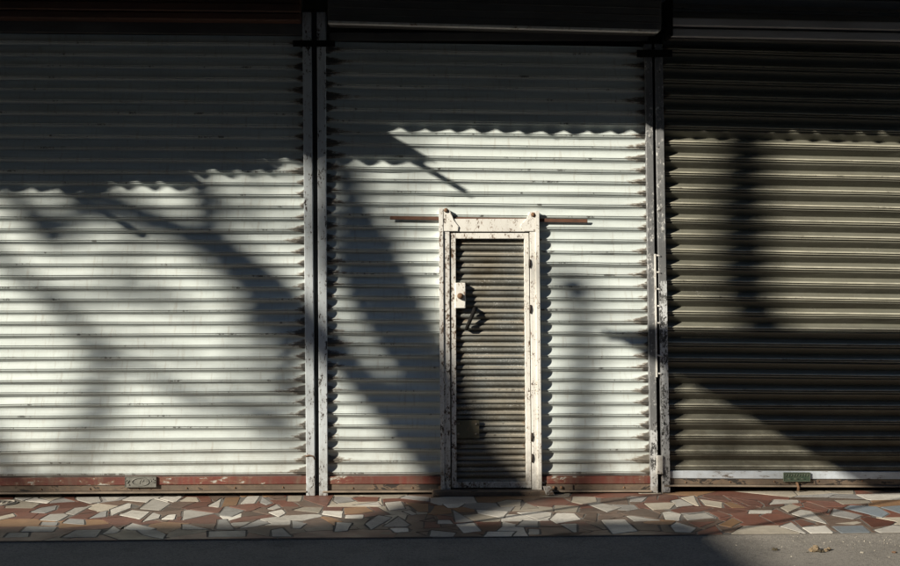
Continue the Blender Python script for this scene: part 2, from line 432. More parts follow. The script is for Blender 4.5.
def P5(x0, y0, pts): return [(x0 + a / 5.625, y0 + b / 5.625) for a, b in pts]
TR = []                                   # traced pieces: colour, pixel polygon
def T(x0, y0, c, *pts): TR.append((c, P5(x0, y0, pts)))
y0 = 490
for c, p in [
    ('w', [(135,60),(195,42),(290,62),(270,75)]), ('c', [(215,40),(365,36),(290,60)]), ('w', [(370,38),(560,35),(572,66),(440,88),(432,55)]),
    ('w', [(580,42),(690,36),(650,58),(600,62)]), ('w', [(365,130),(420,100),(515,90),(420,140)]), ('g', [(170,125),(225,100),(325,85),(315,110),(260,130)]),
    ('w', [(220,168),(280,135),(360,132),(388,142),(330,175)]), ('c', [(-60,160),(75,130),(90,148),(-40,178)]), ('w', [(620,110),(720,72),(742,78),(738,100),(625,145)]),
    ('c', [(748,80),(785,90),(748,104)]), ('w', [(783,105),(860,50),(963,75),(903,115)]), ('w', [(668,140),(740,112),(845,122),(790,165)]),
    ('w', [(800,180),(860,126),(905,140),(895,160)]), ('g', [(350,185),(390,160),(475,165),(480,195)]), ('g', [(115,235),(150,203),(325,205),(300,235)]),
    ('g', [(20,268),(50,240),(165,238),(160,265)]), ('g', [(345,268),(425,225),(575,222),(540,266)]), ('w', [(570,250),(640,200),(680,225),(660,240)]),
    ('w', [(690,215),(745,185),(880,215),(850,225),(740,225)]), ('g', [(500,160),(560,125),(605,115),(600,150)]), ('g', [(235,178),(330,180),(320,200),(230,198)])]:
    T(0, y0, c, *p)
for c, p in [
    ('w', [(50,45),(80,35),(185,38),(150,65),(130,68)]), ('c', [(165,62),(205,38),(265,40),(280,65)]), ('w', [(325,90),(405,45),(390,98)]),
    ('w', [(505,78),(545,35),(620,32),(590,75)]), ('c', [(770,62),(775,32),(860,30),(850,62)]), ('w', [(182,170),(188,115),(215,110),(370,130)]),
    ('g', [(385,140),(425,90),(535,115),(460,150)]), ('g', [(370,222),(385,165),(430,160),(475,220)]), ('g', [(180,222),(182,192),(215,192),(340,222)]),
    ('g', [(495,218),(610,165),(680,185),(600,205)]), ('g', [(325,265),(328,232),(540,225),(540,262)]), ('g', [(685,262),(680,225),(745,212),(800,262)]),
    ('g', [(800,215),(798,170),(885,188),(845,218)]), ('w', [(655,105),(715,78),(740,100),(700,110)]), ('w', [(660,125),(745,108),(765,130),(725,152)]),
    ('g', [(618,70),(628,35),(690,75),(655,85)]), ('w', [(60,165),(100,140),(150,135),(140,165)]), ('t', [(400,95),(420,42),(510,38),(490,85)])]:
    T(150, y0, c, *p)
for c, p in [
    ('g', [(190,60),(195,35),(285,40),(310,62),(215,75)]), ('c', [(-40,112),(20,95),(130,98),(110,130)]), ('w', [(120,135),(130,115),(245,118),(240,155)]),
    ('w', [(250,157),(255,140),(360,138),(358,160)]), ('t', [(250,135),(245,100),(370,92),(420,120),(350,130)]), ('w', [(300,85),(440,65),(465,90)]),
    ('w', [(475,70),(570,62),(595,105),(500,115)]), ('t', [(590,70),(725,75),(725,125),(660,120)]), ('w', [(575,120),(620,110),(660,135),(630,142)]),
    ('g', [(365,190),(440,140),(520,155),(400,225)]), ('g', [(465,205),(555,148),(620,195),(600,208)]), ('w', [(190,235),(205,180),(295,185),(270,230)]),
    ('w', [(420,255),(465,238),(510,235),(505,262)]), ('w', [(500,215),(610,212),(615,235),(535,240)]), ('w', [(770,190),(775,168),(845,168),(865,190)]),
    ('w', [(680,175),(750,155),(765,175),(730,180)]), ('w', [(725,262),(735,225),(880,240),(860,265)]), ('w', [(660,238),(725,232),(715,258)]),
    ('w', [(800,78),(930,75),(890,98),(830,100)]), ('g', [(560,45),(600,30),(730,40),(730,65)]), ('r', [(290,45),(330,36),(450,38),(440,62),(330,66)])]:
    T(300, y0, c, *p)
for c, p in [
    ('c', [(262,70),(320,55),(405,55),(400,90),(285,95)]), ('c', [(395,108),(425,68),(500,100)]), ('w', [(145,108),(330,122),(300,158),(155,130)]),
    ('g', [(15,110),(135,178),(30,182)]), ('w', [(30,190),(135,182),(180,230),(75,242)]), ('w', [(180,268),(210,232),(370,232),(345,262)]),
    ('g', [(370,205),(415,168),(500,172),(498,210)]), ('w', [(370,125),(500,118),(575,125),(570,145),(490,166)]), ('w', [(560,165),(600,128),(700,130),(740,165),(600,188)]),
    ('w', [(615,190),(715,187),(718,250)]), ('c', [(585,120),(590,85),(730,88),(715,125)]), ('w', [(775,80),(840,70),(965,98),(883,124)]),
    ('c', [(680,65),(690,35),(820,38),(830,65),(740,80)]), ('n', [(745,165),(765,132),(830,130),(825,178)]), ('g', [(435,250),(440,218),(505,220),(505,248)])]:
    T(450, y0, c, *p)
for c, p in [
    ('w', [(5,168),(140,164),(215,230),(70,248)]), ('g', [(165,65),(170,35),(270,38),(240,65)]), ('c', [(245,74),(370,69),(435,72),(400,105),(295,112)]),
    ('w', [(400,60),(450,50),(530,85),(430,94)]), ('c', [(450,42),(530,30),(560,90),(535,86)]), ('w', [(350,125),(390,120),(460,135),(450,172),(365,165)]),
    ('w', [(465,142),(590,127),(650,155),(490,170)]), ('w', [(395,200),(430,180),(545,214),(510,240),(420,235)]), ('w', [(145,145),(180,145),(350,170),(190,175)]),
    ('t', [(665,195),(745,155),(800,180),(740,210)]), ('c', [(560,50),(690,68),(690,100),(590,85)]), ('t', [(695,70),(740,67),(825,100),(740,100)]),
    ('r', [(740,45),(900,66),(900,90),(840,90)]), ('r', [(320,55),(330,30),(435,30),(445,48)]), ('r', [(490,180),(660,175),(560,212)]),
    ('r', [(545,235),(650,200),(710,262),(550,262)]), ('r', [(610,125),(660,116),(740,145),(670,156)]), ('r', [(390,112),(460,97),(640,102),(560,123),(440,130)]),
    ('n', [(100,125),(250,102),(345,135),(330,158),(150,140)]), ('r', [(560,35),(690,30),(735,60),(640,55)]), ('n', [(0,45),(150,40),(165,83),(0,75)])]:
    T(600, y0, c, *p)
y0 = 500
for c, p in [
    ('r', [(30,18),(100,5),(135,28),(120,43)]), ('w', [(165,25),(190,-4),(330,0),(335,15)]), ('w', [(45,75),(50,57),(185,57),(180,75)]),
    ('r', [(110,88),(200,48),(330,105),(200,133)]), ('c', [(225,42),(280,20),(345,38),(270,70)]), ('r', [(350,15),(380,10),(500,50),(490,72),(360,40)]),
    ('w', [(285,77),(340,54),(400,62),(495,136),(440,122)]), ('w', [(220,147),(290,124),(385,195)]), ('r', [(300,115),(345,107),(430,135),(345,150)]),
    ('w', [(345,154),(480,142),(495,155),(540,190),(415,200)]), ('g', [(515,85),(525,47),(690,87),(640,108)]), ('b', [(585,45),(620,28),(770,35),(840,75),(800,98)]),
    ('b', [(785,38),(960,25),(990,70),(900,75)]), ('r', [(670,100),(720,92),(880,122),(850,143),(740,153)]), ('b', [(515,147),(690,142),(740,185),(580,195)]),
    ('w', [(750,167),(860,140),(960,155),(950,195),(820,198)]), ('c', [(520,132),(640,114),(690,127),(640,140)]), ('c', [(530,0),(720,0),(740,15),(580,25)]),
    ('r', [(150,178),(200,150),(235,162)])]:
    T(740, y0, c, *p)

def area(p): return 0.5 * sum(p[i][0] * p[(i + 1) % len(p)][1] - p[(i + 1) % len(p)][0] * p[i][1] for i in range(len(p)))
def ccw(p): return p if area(p) > 0 else p[::-1]
def clip(p, a, b, off=0.0, keep_left=True):
    """half-plane clip of a polygon by line a-b (left side kept), moved off to the left"""
    dx, dy = b[0] - a[0], b[1] - a[1]
    l = math.hypot(dx, dy) or 1e-9
    nx, ny = -dy / l, dx / l
    s = 1 if keep_left else -1
    def d(q): return s * ((q[0] - a[0]) * nx + (q[1] - a[1]) * ny - off)
    out = []
    for i in range(len(p)):
        q, r = p[i], p[(i + 1) % len(p)]
        dq, dr = d(q), d(r)
        if dq >= 0: out.append(q)
        if dq * dr < 0:
            w = dq / (dq - dr)
            out.append((q[0] + (r[0] - q[0]) * w, q[1] + (r[1] - q[1]) * w))
    return out
def shrink(p, m):
    q = list(p)
    for i in range(len(p)):
        q = clip(q, p[i], p[(i + 1) % len(p)], m)
        if len(q) < 3: return []
    return q
def perim(p): return sum(math.dist(p[i], p[(i + 1) % len(p)]) for i in range(len(p)))

SX0, SX1, SY0, SY1 = -4.0, 4.2, KERB_Y + 0.004, 0.10
strip = [(SX0, SY0), (SX1, SY0), (SX1, SY1), (SX0, SY1)]
def in_strip(p):
    q = p
    for i in range(4):
        q = clip(q, strip[i], strip[(i + 1) % 4])
        if len(q) < 3: return []
    return q
traced = []
for c, pp in TR:
    q = in_strip(ccw([tuple(G(a, b)[:2]) for a, b in pp]))
    if q: traced.append((c, q))
# fill pieces: cells round random seeds, less what the traced pieces take
RES = 0.008
gx = np.arange(SX0 + RES / 2, SX1, RES); gy = np.arange(SY0 + RES / 2, SY1, RES)
GX, GY = np.meshgrid(gx, gy)
rs = np.random.RandomState(5)
seeds = np.stack([rs.uniform(SX0, SX1, 210), rs.uniform(SY0, SY1, 210)], 1)
best = np.full(GX.shape, 1e9); lab = np.zeros(GX.shape, int)
for k, (ax, ay) in enumerate(seeds):
    an = rs.uniform(-0.35, 0.35)
    e = np.hypot((GX - ax) * math.cos(an) + (GY - ay) * math.sin(an), ((GY - ay) * math.cos(an) - (GX - ax) * math.sin(an)) * 1.25)
    m = e < best; best[m] = e[m]; lab[m] = k
for _, tp in traced:
    m = np.ones(GX.shape, bool)
    for i in range(len(tp)):
        a, b = tp[i], tp[(i + 1) % len(tp)]
        l = math.dist(a, b) or 1e-9
        m &= ((b[0] - a[0]) * (GY - a[1]) - (b[1] - a[1]) * (GX - a[0])) / l > -0.004
    lab[m] = -1
ny_, nx_ = lab.shape
comp = np.full(lab.shape, -1); ncomp = 0; fill = []
for j0 in range(ny_):
    for i0 in range(nx_):
        if lab[j0, i0] < 0 or comp[j0, i0] >= 0: continue
        k = lab[j0, i0]; st = [(j0, i0)]; comp[j0, i0] = ncomp; cellsn = []
        while st:
            j, i = st.pop(); cellsn.append((j, i))
            for dj, di in ((1, 0), (-1, 0), (0, 1), (0, -1)):
                a, b = j + dj, i + di
                if 0 <= a < ny_ and 0 <= b < nx_ and lab[a, b] == k and comp[a, b] < 0:
                    comp[a, b] = ncomp; st.append((a, b))
        if len(cellsn) > 45: fill.append((k, ncomp, cellsn))
        ncomp += 1
def outline(cid, cs):
    nxt = {}
    inside = set(cs)
    for j, i in cs:
        if (j - 1, i) not in inside: nxt.setdefault((i, j), []).append((i + 1, j))
        if (j, i + 1) not in inside: nxt.setdefault((i + 1, j), []).append((i + 1, j + 1))
        if (j + 1, i) not in inside: nxt.setdefault((i + 1, j + 1), []).append((i, j + 1))
        if (j, i - 1) not in inside: nxt.setdefault((i, j + 1), []).append((i, j))
    loops = []
    while nxt:
        p0 = next(iter(nxt)); loop = [p0]; cur = p0
        while True:
            t = nxt[cur].pop()
            if not nxt[cur]: del nxt[cur]
            if t == p0: break
            loop.append(t); cur = t
        loops.append(loop)
    lp = max(loops, key=lambda l: area(l))
    return [(SX0 + a * RES, SY0 + b * RES) for a, b in lp]
def dp_simplify(p, tol):
    def rec(a, b):
        if b <= a + 1: return []
        A, B = p[a], p[b]
        l = math.dist(A, B) or 1e-9
        bd, bi = -1, a
        for q in range(a + 1, b):
            d = abs((B[0] - A[0]) * (p[q][1] - A[1]) - (B[1] - A[1]) * (p[q][0] - A[0])) / l
            if d > bd: bd, bi = d, q
        if bd < tol: return []
        return rec(a, bi) + [p[bi]] + rec(bi, b)
    n = len(p)
    a = max(range(n), key=lambda k: p[k][0] - p[k][1] * 0.7)
    p[:] = p[a:] + p[:a]
    b = max(range(n), key=lambda k: math.dist(p[k], p[0]))
    p.append(p[0])
    r = [p[0]] + rec(0, b) + [p[b]] + rec(b, n)
    return r
def inset(p, m):
    out = []
    n = len(p)
    for i in range(n):
        a, b, c = p[i - 1], p[i], p[(i + 1) % n]
        l1, l2 = math.dist(a, b) or 1e-9, math.dist(b, c) or 1e-9
        n1 = (-(b[1] - a[1]) / l1, (b[0] - a[0]) / l1); n2 = (-(c[1] - b[1]) / l2, (c[0] - b[0]) / l2)
        d = max(0.35, 1 + n1[0] * n2[0] + n1[1] * n2[1])
        out.append((b[0] + (n1[0] + n2[0]) / d * m, b[1] + (n1[1] + n2[1]) / d * m))
    return out
ccol = {}
final = [(c, shrink(p, 0.003)) for c, p in traced]
for k, cid, cs in fill:
    if k not in ccol:
        seen = -2.95 < seeds[k][0] < 3.05
        ccol[k] = random.choices('rntgwc', [6, 3.2, 1.2, 1.2, 0.8, 1.8] if seen else [4, 3, 1, 2, 4, 2])[0]
    p = dp_simplify(outline(cid, cs), 0.011)
    if len(p) < 3: continue
    if area(p) / perim(p) < 0.0085: continue
    final.append((ccol[k], inset(p, 0.0035)))
final = [(c, p) for c, p in final if len(p) >= 3 and area(p) > 0.002]
print('tiles', len(final))
final.sort(key=lambda t: -area(t[1]) * (1 if -3 < t[1][0][0] < 3.1 else 0.2))
for c, p in final[:300]:
    cx = sum(q[0] for q in p) / len(p); cy = sum(q[1] for q in p) / len(p)
    # knocked-off corners and slightly wavy edges
    q = []
    for i in range(len(p)):
        a, b = p[i], p[(i + 1) % len(p)]
        pr = p[i - 1]
        k = min(0.007, 0.15 * math.dist(a, b), 0.15 * math.dist(a, pr))
        l1, l2 = math.dist(a, pr) or 1, math.dist(a, b) or 1
        q.append((a[0] + (pr[0] - a[0]) / l1 * k, a[1] + (pr[1] - a[1]) / l1 * k))
        q.append((a[0] + (b[0] - a[0]) / l2 * k, a[1] + (b[1] - a[1]) / l2 * k))
        if l2 > 0.12:
            w = random.uniform(0.35, 0.65); j = random.uniform(-0.004, 0.001)
            nx, ny = (b[1] - a[1]) / l2, -(b[0] - a[0]) / l2
            q.append((a[0] + (b[0] - a[0]) * w + nx * j, a[1] + (b[1] - a[1]) * w + ny * j))
    n = len(q)
    h = random.uniform(-0.0004, 0.0006)
    tx, ty = random.uniform(-0.0015, 0.0015), random.uniform(-0.0015, 0.0015)
    def zt(a): return h + tx * (a[0] - cx) + ty * (a[1] - cy)
    v = [(a - cx, b - cy, -0.016) for a, b in q] + [(a - cx, b - cy, zt((a, b)) - 0.0007) for a, b in q]
    v += [((a - cx) * 0.99, (b - cy) * 0.99, zt((a, b))) for a, b in q]
    f = [(i, (i + 1) % n, n + (i + 1) % n, n + i) for i in range(n)] + [(n + i, n + (i + 1) % n, 2 * n + (i + 1) % n, 2 * n + i) for i in range(n)]
    f.append(tuple(range(2 * n, 3 * n)))
    link('paving_stone', mesh('paving_stone', v, f), TM[c], paving, (cx, cy, 0.0))
rest = final[300:]
if rest:
    v, f = [], []
    for c, p in rest:
        n = len(p); b = len(v)
        v += [(x, y, -0.01) for x, y in p] + [(x, y, 0) for x, y in p]
        f += [(b + i, b + (i + 1) % n, b + n + (i + 1) % n, b + n + i) for i in range(n)] + [tuple(range(b + n, b + 2 * n))]
    tag(link('small_paving_stones', mesh('small_paving_stones', v, f), TM['n'], paving), kind='stuff')

# ------------------------------------------------------------------ building behind the shutters
shop = thing('shop_building', 'rendered shop building that holds the three roller shutters', 'building')
XL, XR = U(-130, 300).x, U(1015, 300).x
box('wall', XL - 2.2, XR + 2.2, 0.28, 0.6, -0.04, 6.8, M['concrete'], shop)
box('pier', XL - 2.2, XL - 0.06, 0.0, 0.276, -0.04, 6.8, M['concrete'], shop)
box('pier', XR + 0.06, XR + 2.2, 0.0, 0.276, -0.04, 6.8, M['concrete'], shop)
box('lintel', XL - 0.057, XR + 0.057, 0.003, 0.277, 3.09, 6.797, M['concrete'], shop)
for k in range(4):
    w = box('window', XL + 0.5 + k * 1.9, XL + 1.4 + k * 1.9, -0.02, 0.05, 4.2, 5.6, M['stone'], shop)
    link('pane', fix(mesh('pane', *box_data(XL + 0.58 + k * 1.9, XL + 1.32 + k * 1.9, -0.03, -0.022, 4.28, 5.52))), M['glass'], w)

# ------------------------------------------------------------------ slats
PA = [(1.0, .012), (.95, .0145), (.85, .015), (.74, .0138), (.62, .0105), (.52, .0055), (.43, -.0005), (.375, -.0055), (.345, -.0072), (.325, -.0062), (.312, -.0008), (.295, .0005), (.28, -.0008), (.23, -.0030), (.175, -.001), (.155, .0025), (.12, .0065), (0, .012)]
PB = [(1.0, .002), (.95, .005), (.90, .010), (.62, .0405), (.60, .0415), (.58, .0405), (.54, .035), (.36, .007), (.30, -.003), (.27, -.0065), (.25, -.005), (.235, .011), (.205, .012), (.19, .001), (.15, -.003), (.12, -.0015), (.10, .010), (.05, .008), (0, .002)]
PD = [(1.0, .011), (.975, .001), (.94, -.005), (.87, -.009), (.78, -.0105), (.70, -.0085), (.62, -.003), (.55, .005), (.51, .013), (.485, .0135), (.46, .010), (.40, .006), (.28, .001), (.18, -.002), (.13, -.003), (.105, -.001), (.09, .010), (0, .011)]

def slat_mesh(name, prof, W, pitch, nx=1, bend=None):
    v, f = [], []
    n = len(prof)
    for i in range(nx + 1):
        by, bz = (bend.gauss(0, 0.0022), bend.gauss(0, 0.0011)) if bend and 0 < i < nx else (0, 0)
        for a, y in prof:
            v.append((W * i / nx, y + by, a * pitch + bz))
    for i in range(nx):
        for k in range(n - 1):
            f.append((i * n + k, i * n + k + 1, (i + 1) * n + k + 1, (i + 1) * n + k))
    me = fix(mesh(name, v, f))
    if sum(p.normal.y * p.area for p in me.polygons) > 0:   # faces look toward the street
        me.flip_normals()
    return me

BEND = random.Random(17)
def run_slats(parent, prof, mat, xa, xb, pxm, py_bot, py_top, step, tilt, me=None, dy=0.0, cutout=None, tilt_top=None):
    """one slat after another from the bottom up; cutout = (x0, x1, z_top) leaves room for the wicket door"""
    cache, mats = {}, {}
    n = int(round((py_bot - py_top) / step))
    for i in range(n):
        zb = U(pxm, py_bot - i * step).z
        zt = U(pxm, py_bot - (i + 1) * step).z
        pitch = zt - zb
        tl = tilt if tilt_top is None else tilt + (tilt_top - tilt) * min(1, i / (n * 0.55))
        xm = U(pxm, 300).x
        segs = [(xa, xb)]
        if cutout and zb < cutout[2]:
            segs = [(xa, cutout[0]), (cutout[1], xb)]
        jy, jt = random.gauss(0, 0.0013), random.gauss(0, 0.0007)
        for s, (a, b) in enumerate(segs):
            var = BEND.randrange(4)
            key = (round(b - a, 3), var)
            if key not in cache:
                cache[key] = slat_mesh('slat', prof, b - a, step / FPX * DIST, 5 if b - a > 1.2 else 3, BEND)
                mk = (key[0], s)
                if mk not in mats: mats[mk] = mat(b - a, s, len(segs))
                cache[key].materials.append(mats[mk])
            o = link('slat', cache[key], None, parent)
            o.location = (a, dy + jy, zb - (a - xm) * math.tan(tl + jt))
            o.rotation_euler = (0, tl + jt, 0)
            o.scale = (1, 1, pitch / (step / FPX * DIST))

WHITE = (0.612, 0.668, 0.652)
PITCH_A = 11.65 / FPX * DIST
xa_l, xb_l = XL, U(308, 300).x
xa_c, xb_c = U(322.5, 300).x, U(652, 300).x
xa_r, xb_r = U(662, 300).x, XR

sh_l = thing('roller_shutter', 'white roller shutter with red bottom rail and ornate grey plate, no door in it', 'roller shutter', (0, 0, 0), 'roller shutters of the shop row')
run_slats(sh_l, PA, lambda W, s, n: slat_mat('slat_white', WHITE, W, PITCH_A, 0.2, 0.19, 0.42), xa_l, xb_l, 150, 477.0, 34.0, 11.64, 0.0)
sh_c = thing('roller_shutter', 'white roller shutter with red bottom rail that has the narrow wicket door', 'roller shutter', (0, 0, 0), 'roller shutters of the shop row')
DX0, DX1 = U(442, 350).x, U(537, 350).x
DZT = U(489, 226).z
run_slats(sh_c, PA, lambda W, s, n: slat_mat('slat_white', WHITE, W, PITCH_A, 0.2 if s == 0 else 0.0, 0.2 if (n == 1 or s == 1) else 0.0, 0.44),
          xa_c, xb_c, 489, 475.8, 40.0, 11.67, 0.0075, cutout=(DX0, DX1, DZT - 0.05))
sh_r = thing('roller_shutter', 'dull olive grey roller shutter with deep ridges, white bottom rail and green plate', 'roller shutter', (0, 0, 0), 'roller shutters of the shop row')
PITCH_B = 15.36 / FPX * DIST
OLIVE = (0.165, 0.163, 0.13)
run_slats(sh_r, PB, lambda W, s, n: slat_mat('slat_olive_grey', OLIVE, W, PITCH_B, 0.08, 0.08, 0.45, (0.10, 0.085, 0.055), 0.5, dust=(0.13, 0.125, 0.10), groove=0.3, wear=(0.36, 0.35, 0.32), lip_highlight=(0.50, 0.48, 0.385), splash_h=0.95, splash_c=(0.062, 0.053, 0.038), splash_s=0.95),
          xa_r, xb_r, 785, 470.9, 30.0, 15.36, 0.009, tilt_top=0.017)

# bottom rails
def bottom_rail(parent, segs, tilt_pts, mat, split=0.5):
    for (pa, pb) in segs:
        ya, yb = tilt_pts
        a, b = U(pa, ya[0]), U(pb, ya[1])
        h = 7.6 / FPX * DIST
        l = b.x - a.x
        v, f = box_data(0, l, -0.016, 0.012, 0, h)
        me = bevel(fix(mesh('bottom_rail', v, f)), 0.004, 2)
        o = link('bottom_rail', me, mat, parent, (a.x, 0, a.z - h)); o.rotation_euler.y = math.atan2(a.z - b.z, l)
        v, f = box_data(0, l, -0.010, 0.012, 0, 0.036)
        o2 = link('lower_angle', bevel(fix(mesh('lower_angle', v, f)), 0.002), M['rail_brown'], parent, (a.x, 0, a.z - h - 0.038)); o2.rotation_euler = o.rotation_euler
        v, f = box_data(0, l, -0.034, 0.012, 0, 0.010)
        o3 = link('bottom_lip', bevel(fix(mesh('bottom_lip', v, f)), 0.002), M['rail_lip'], parent, (a.x, 0, a.z - h - 0.0495)); o3.rotation_euler = o.rotation_euler
        v, f = box_data(0, l, 0.0, 0.03, 0, 0.07)
        n = max(2, int(l / 0.28))
        for k in range(n):
            tube('rivet', [(a.x + l * (k + 0.5) / n, -0.0095, a.z - h - 0.026), (a.x + l * (k + 0.5) / n, -0.0155, a.z - h - 0.026)], [0.006, 0.004], M['rust'], parent, 8)
XLp = -130
bottom_rail(sh_l, [(XLp, 307)], ((478.3, 476.0), 0), M['rail_red'])
bottom_rail(sh_c, [(323, 442)], ((476.2, 476.0), 0), M['rail_red'])
bottom_rail(sh_c, [(541, 651)], ((476.0, 475.8), 0), M['rail_red'])
bottom_rail(sh_r, [(663, 1014)], ((470.4, 472.0), 0), M['rail_white'])

# ornate grey plate
def relief_plate(parent, px0, py0, px1, py1, mat, hi, green):
    p = rect_px(px0, py0, px1, py1, -0.02)
    x0, x1 = p[0][0], p[1][0]; z0, z1 = p[0][1], p[2][1]
    o = plate('maker_plate', p, -0.026, -0.0165, mat, parent, 0.0025)
    rim = 0.004
    for (a, b, c, d) in ((x0, x1, z1 - rim, z1), (x0, x1, z0, z0 + rim), (x0, x0 + rim, z0 + rim, z1 - rim), (x1 - rim, x1, z0 + rim, z1 - rim)):
        link('rim', fix(mesh('rim', *box_data(a + 0.001, b - 0.001, -0.029, -0.0262, c + 0.0005, d - 0.0005))), hi, o)
    cx, cz = (x0 + x1) / 2, (z0 + z1) / 2
    w, h = x1 - x0, z1 - z0
    if not green:
        ring = [(cx + math.cos(a) * w * 0.27, -0.0272, cz + math.sin(a) * h * 0.36) for a in [i * math.pi / 10 for i in range(21)]]
        tube('relief_ring', ring, 0.0028, hi, o, 6)
        for s in (-1, 1):
            for k in range(5):
                q = (cx + s * w * random.uniform(0.33, 0.45), -0.027, cz + h * random.uniform(-0.3, 0.3))
                tube('relief_boss', [(q[0], -0.0262, q[2]), (q[0], -0.031, q[2])], [0.0055, 0.003], hi, o, 7)
        for k in range(6):
            q = (cx + w * random.uniform(-0.17, 0.17), cz + h * random.uniform(-0.16, 0.2))
            tube('relief_boss', [(q[0], -0.0262, q[1]), (q[0], -0.0285, q[1])], [0.006, 0.003], hi, o, 6)
    else:
        for k in range(9):
            a = x0 + w * (0.1 + 0.8 * k / 8); d = random.uniform(-0.006, 0.006)
            tube('relief_stroke', [(a + d, -0.0272, cz + h * 0.06), (a, -0.0285, cz + h * 0.2), (a - d * 0.5, -0.0272, cz + h * 0.36)], 0.0021, hi, o, 5)
        for k in range(3):
            a = x0 + w * (0.15 + 0.25 * k)
            tube('relief_stroke', [(a, -0.0272, cz - h * 0.2), (a + w * 0.16, -0.0272, cz - h * 0.22)], 0.0022, hi, o, 5)
    return o
relief_plate(sh_l, 125, 476.2, 156.5, 487.2, M['cast'], M['cast'], False)
relief_plate(sh_r, 783.3, 472.3, 810, 481.6, M['green'], M['green_hi'], True)
hk = U(797, 486, -0.02)
tube('pull_hook', [(hk.x, -0.008, hk.z + 0.022), (hk.x - 0.002, -0.034, hk.z + 0.016), (hk.x + 0.002, -0.044, hk.z - 0.004), (hk.x + 0.004, -0.036, hk.z - 0.022), (hk.x + 0.004, -0.024, hk.z - 0.024)], [0.009, 0.009, 0.0085, 0.008, 0.007], M['rust'], sh_r)
# bolted strap right of the wicket door
st = plate('strap', rect_px(546, 484.4, 573, 490.2, -0.015), -0.019, -0.0105, M['rail_brown'], sh_c, 0.002)
for px in (554, 561.5):
    q = U(px, 487.4, -0.02)
    tube('bolt_head', [(q.x, -0.0185, q.z), (q.x, -0.029, q.z)], [0.011, 0.009], M['rust'], st, 6)
# rusty flat bar across the shutter above the wicket door
a, b = U(390, 217.8, -0.012), U(587.5, 221.0, -0.012)
o = link('stiffening_bar', bevel(fix(mesh('stiffening_bar', *box_data(0, (b - a).length, -0.0145, -0.0085, -0.011, 0.011))), 0.0015), M['rust_bar'], sh_c, (a.x, 0, a.z))
o.rotation_euler.y = math.atan2(a.z - b.z, b.x - a.x)

# ------------------------------------------------------------------ guide posts
def channel(name, pxb, pxt, pyb, pyt, w_px, mat, parent, y_front, back=0.12, lip=0.006, open_right=True):
    """U section of sheet steel: front flange, two returns"""
    b, t = U(pxb, pyb, y_front), U(pxt, pyt, y_front)
    w = w_px / FPX * (DIST + y_front)
    sec = [(0, back), (0, y_front + 0.003), (0.003, y_front), (w - 0.003, y_front), (w, y_front + 0.003), (w, back), (w - lip, back), (w - lip, y_front + lip), (lip, y_front + lip), (lip, back)]
    return skew_prism(name, sec, (b.x, 0.002), (t.x, t.z), mat, parent)

post_l = thing('guide_post', 'pale chipped twin guide post between the two white shutters', 'guide post', group='guide posts between the shutters')
for nm, pb, pt, w in (('guide_channel', 306.3, 302.3, 8.7), ('guide_channel', 319.2, 316.8, 8.6)):
    channel(nm, pb, pt, 492, 12, w, M['post'], post_l, -0.028)
a, b = U(316, 492), U(312, 12)
skew_prism('web_plate', [(-0.022, 0.03), (0.03, 0.03), (0.03, 0.05), (-0.022, 0.05)], (a.x, 0.002), (b.x, b.z), M['web'], post_l)
q = U(310, 457, -0.03)
tube('wire_hook', [(q.x - 0.028, -0.0285, q.z + 0.004), (q.x - 0.005, -0.034, q.z + 0.012), (q.x + 0.02, -0.036, q.z + 0.006), (q.x + 0.03, -0.03, q.z - 0.016)], 0.0045, M['rust'], post_l, 6)
plate('top_bracket', rect_px(293, 40.5, 335, 46.5, -0.035), -0.040, -0.0285, M['black'], post_l)

post_r = thing('guide_post', 'dark grey flaking guide post with tack welds and a latch, beside the olive shutter', 'guide post', group='guide posts between the shutters')
channel('guide_channel', 650.8, 644.8, 493, 44, 7.4, M['post_dark'], post_r, -0.026)
channel('guide_channel', 662.3, 654.6, 493, 44, 8.2, M['post_dark'], post_r, -0.030)
for pb, pt, pyb, pyt, w, yy in ((651.0, 650.3, 492, 430, 7.0, -0.0275), (662.5, 659.0, 492, 281, 7.8, -0.0315)):
    b, t = U(pb, pyb, yy), U(pt, pyt, yy); ww = w / FPX * DIST
    skew_prism('old_paint_coat', [(0, yy), (ww, yy), (ww, yy + 0.0012), (0, yy + 0.0012)], (b.x, b.z), (t.x, t.z), M['post_white'], post_r)
a, b = U(660, 493), U(653, 44)
skew_prism('web_plate', [(-0.02, 0.03), (0.02, 0.03), (0.02, 0.05), (-0.02, 0.05)], (a.x, 0.002), (b.x, b.z), M['black'], post_r)
for k, py in enumerate((255, 271.8, 288.6, 305.5, 322.5, 355, 373)):
    c = U(655.3 + (py - 170) * 0.0135, py, -0.03)
    tube('weld_tab', [(c.x - 0.012, -0.024, c.z), (c.x + 0.008, -0.029, c.z - 0.003), (c.x + 0.026, -0.0325, c.z - 0.008)], [0.006, 0.0055, 0.0045], M['frame'], post_r, 6)
skew_prism('edge_strip', [(0, -0.0365), (0.009, -0.0365), (0.009, -0.0265), (0, -0.0265)], (U(655.9, 377, -0.03).x, U(655, 377, -0.03).z), (U(654.2, 254, -0.03).x, U(655, 254, -0.03).z), M['frame'], post_r)
plate('latch_plate', rect_px(656.5, 455.5, 663, 474, -0.04), -0.046, -0.0305, M['frame'], post_r, 0.003)
plate('top_bracket', rect_px(637, 50, 672, 57, -0.035), -0.042, -0.0305, M['black'], post_r)

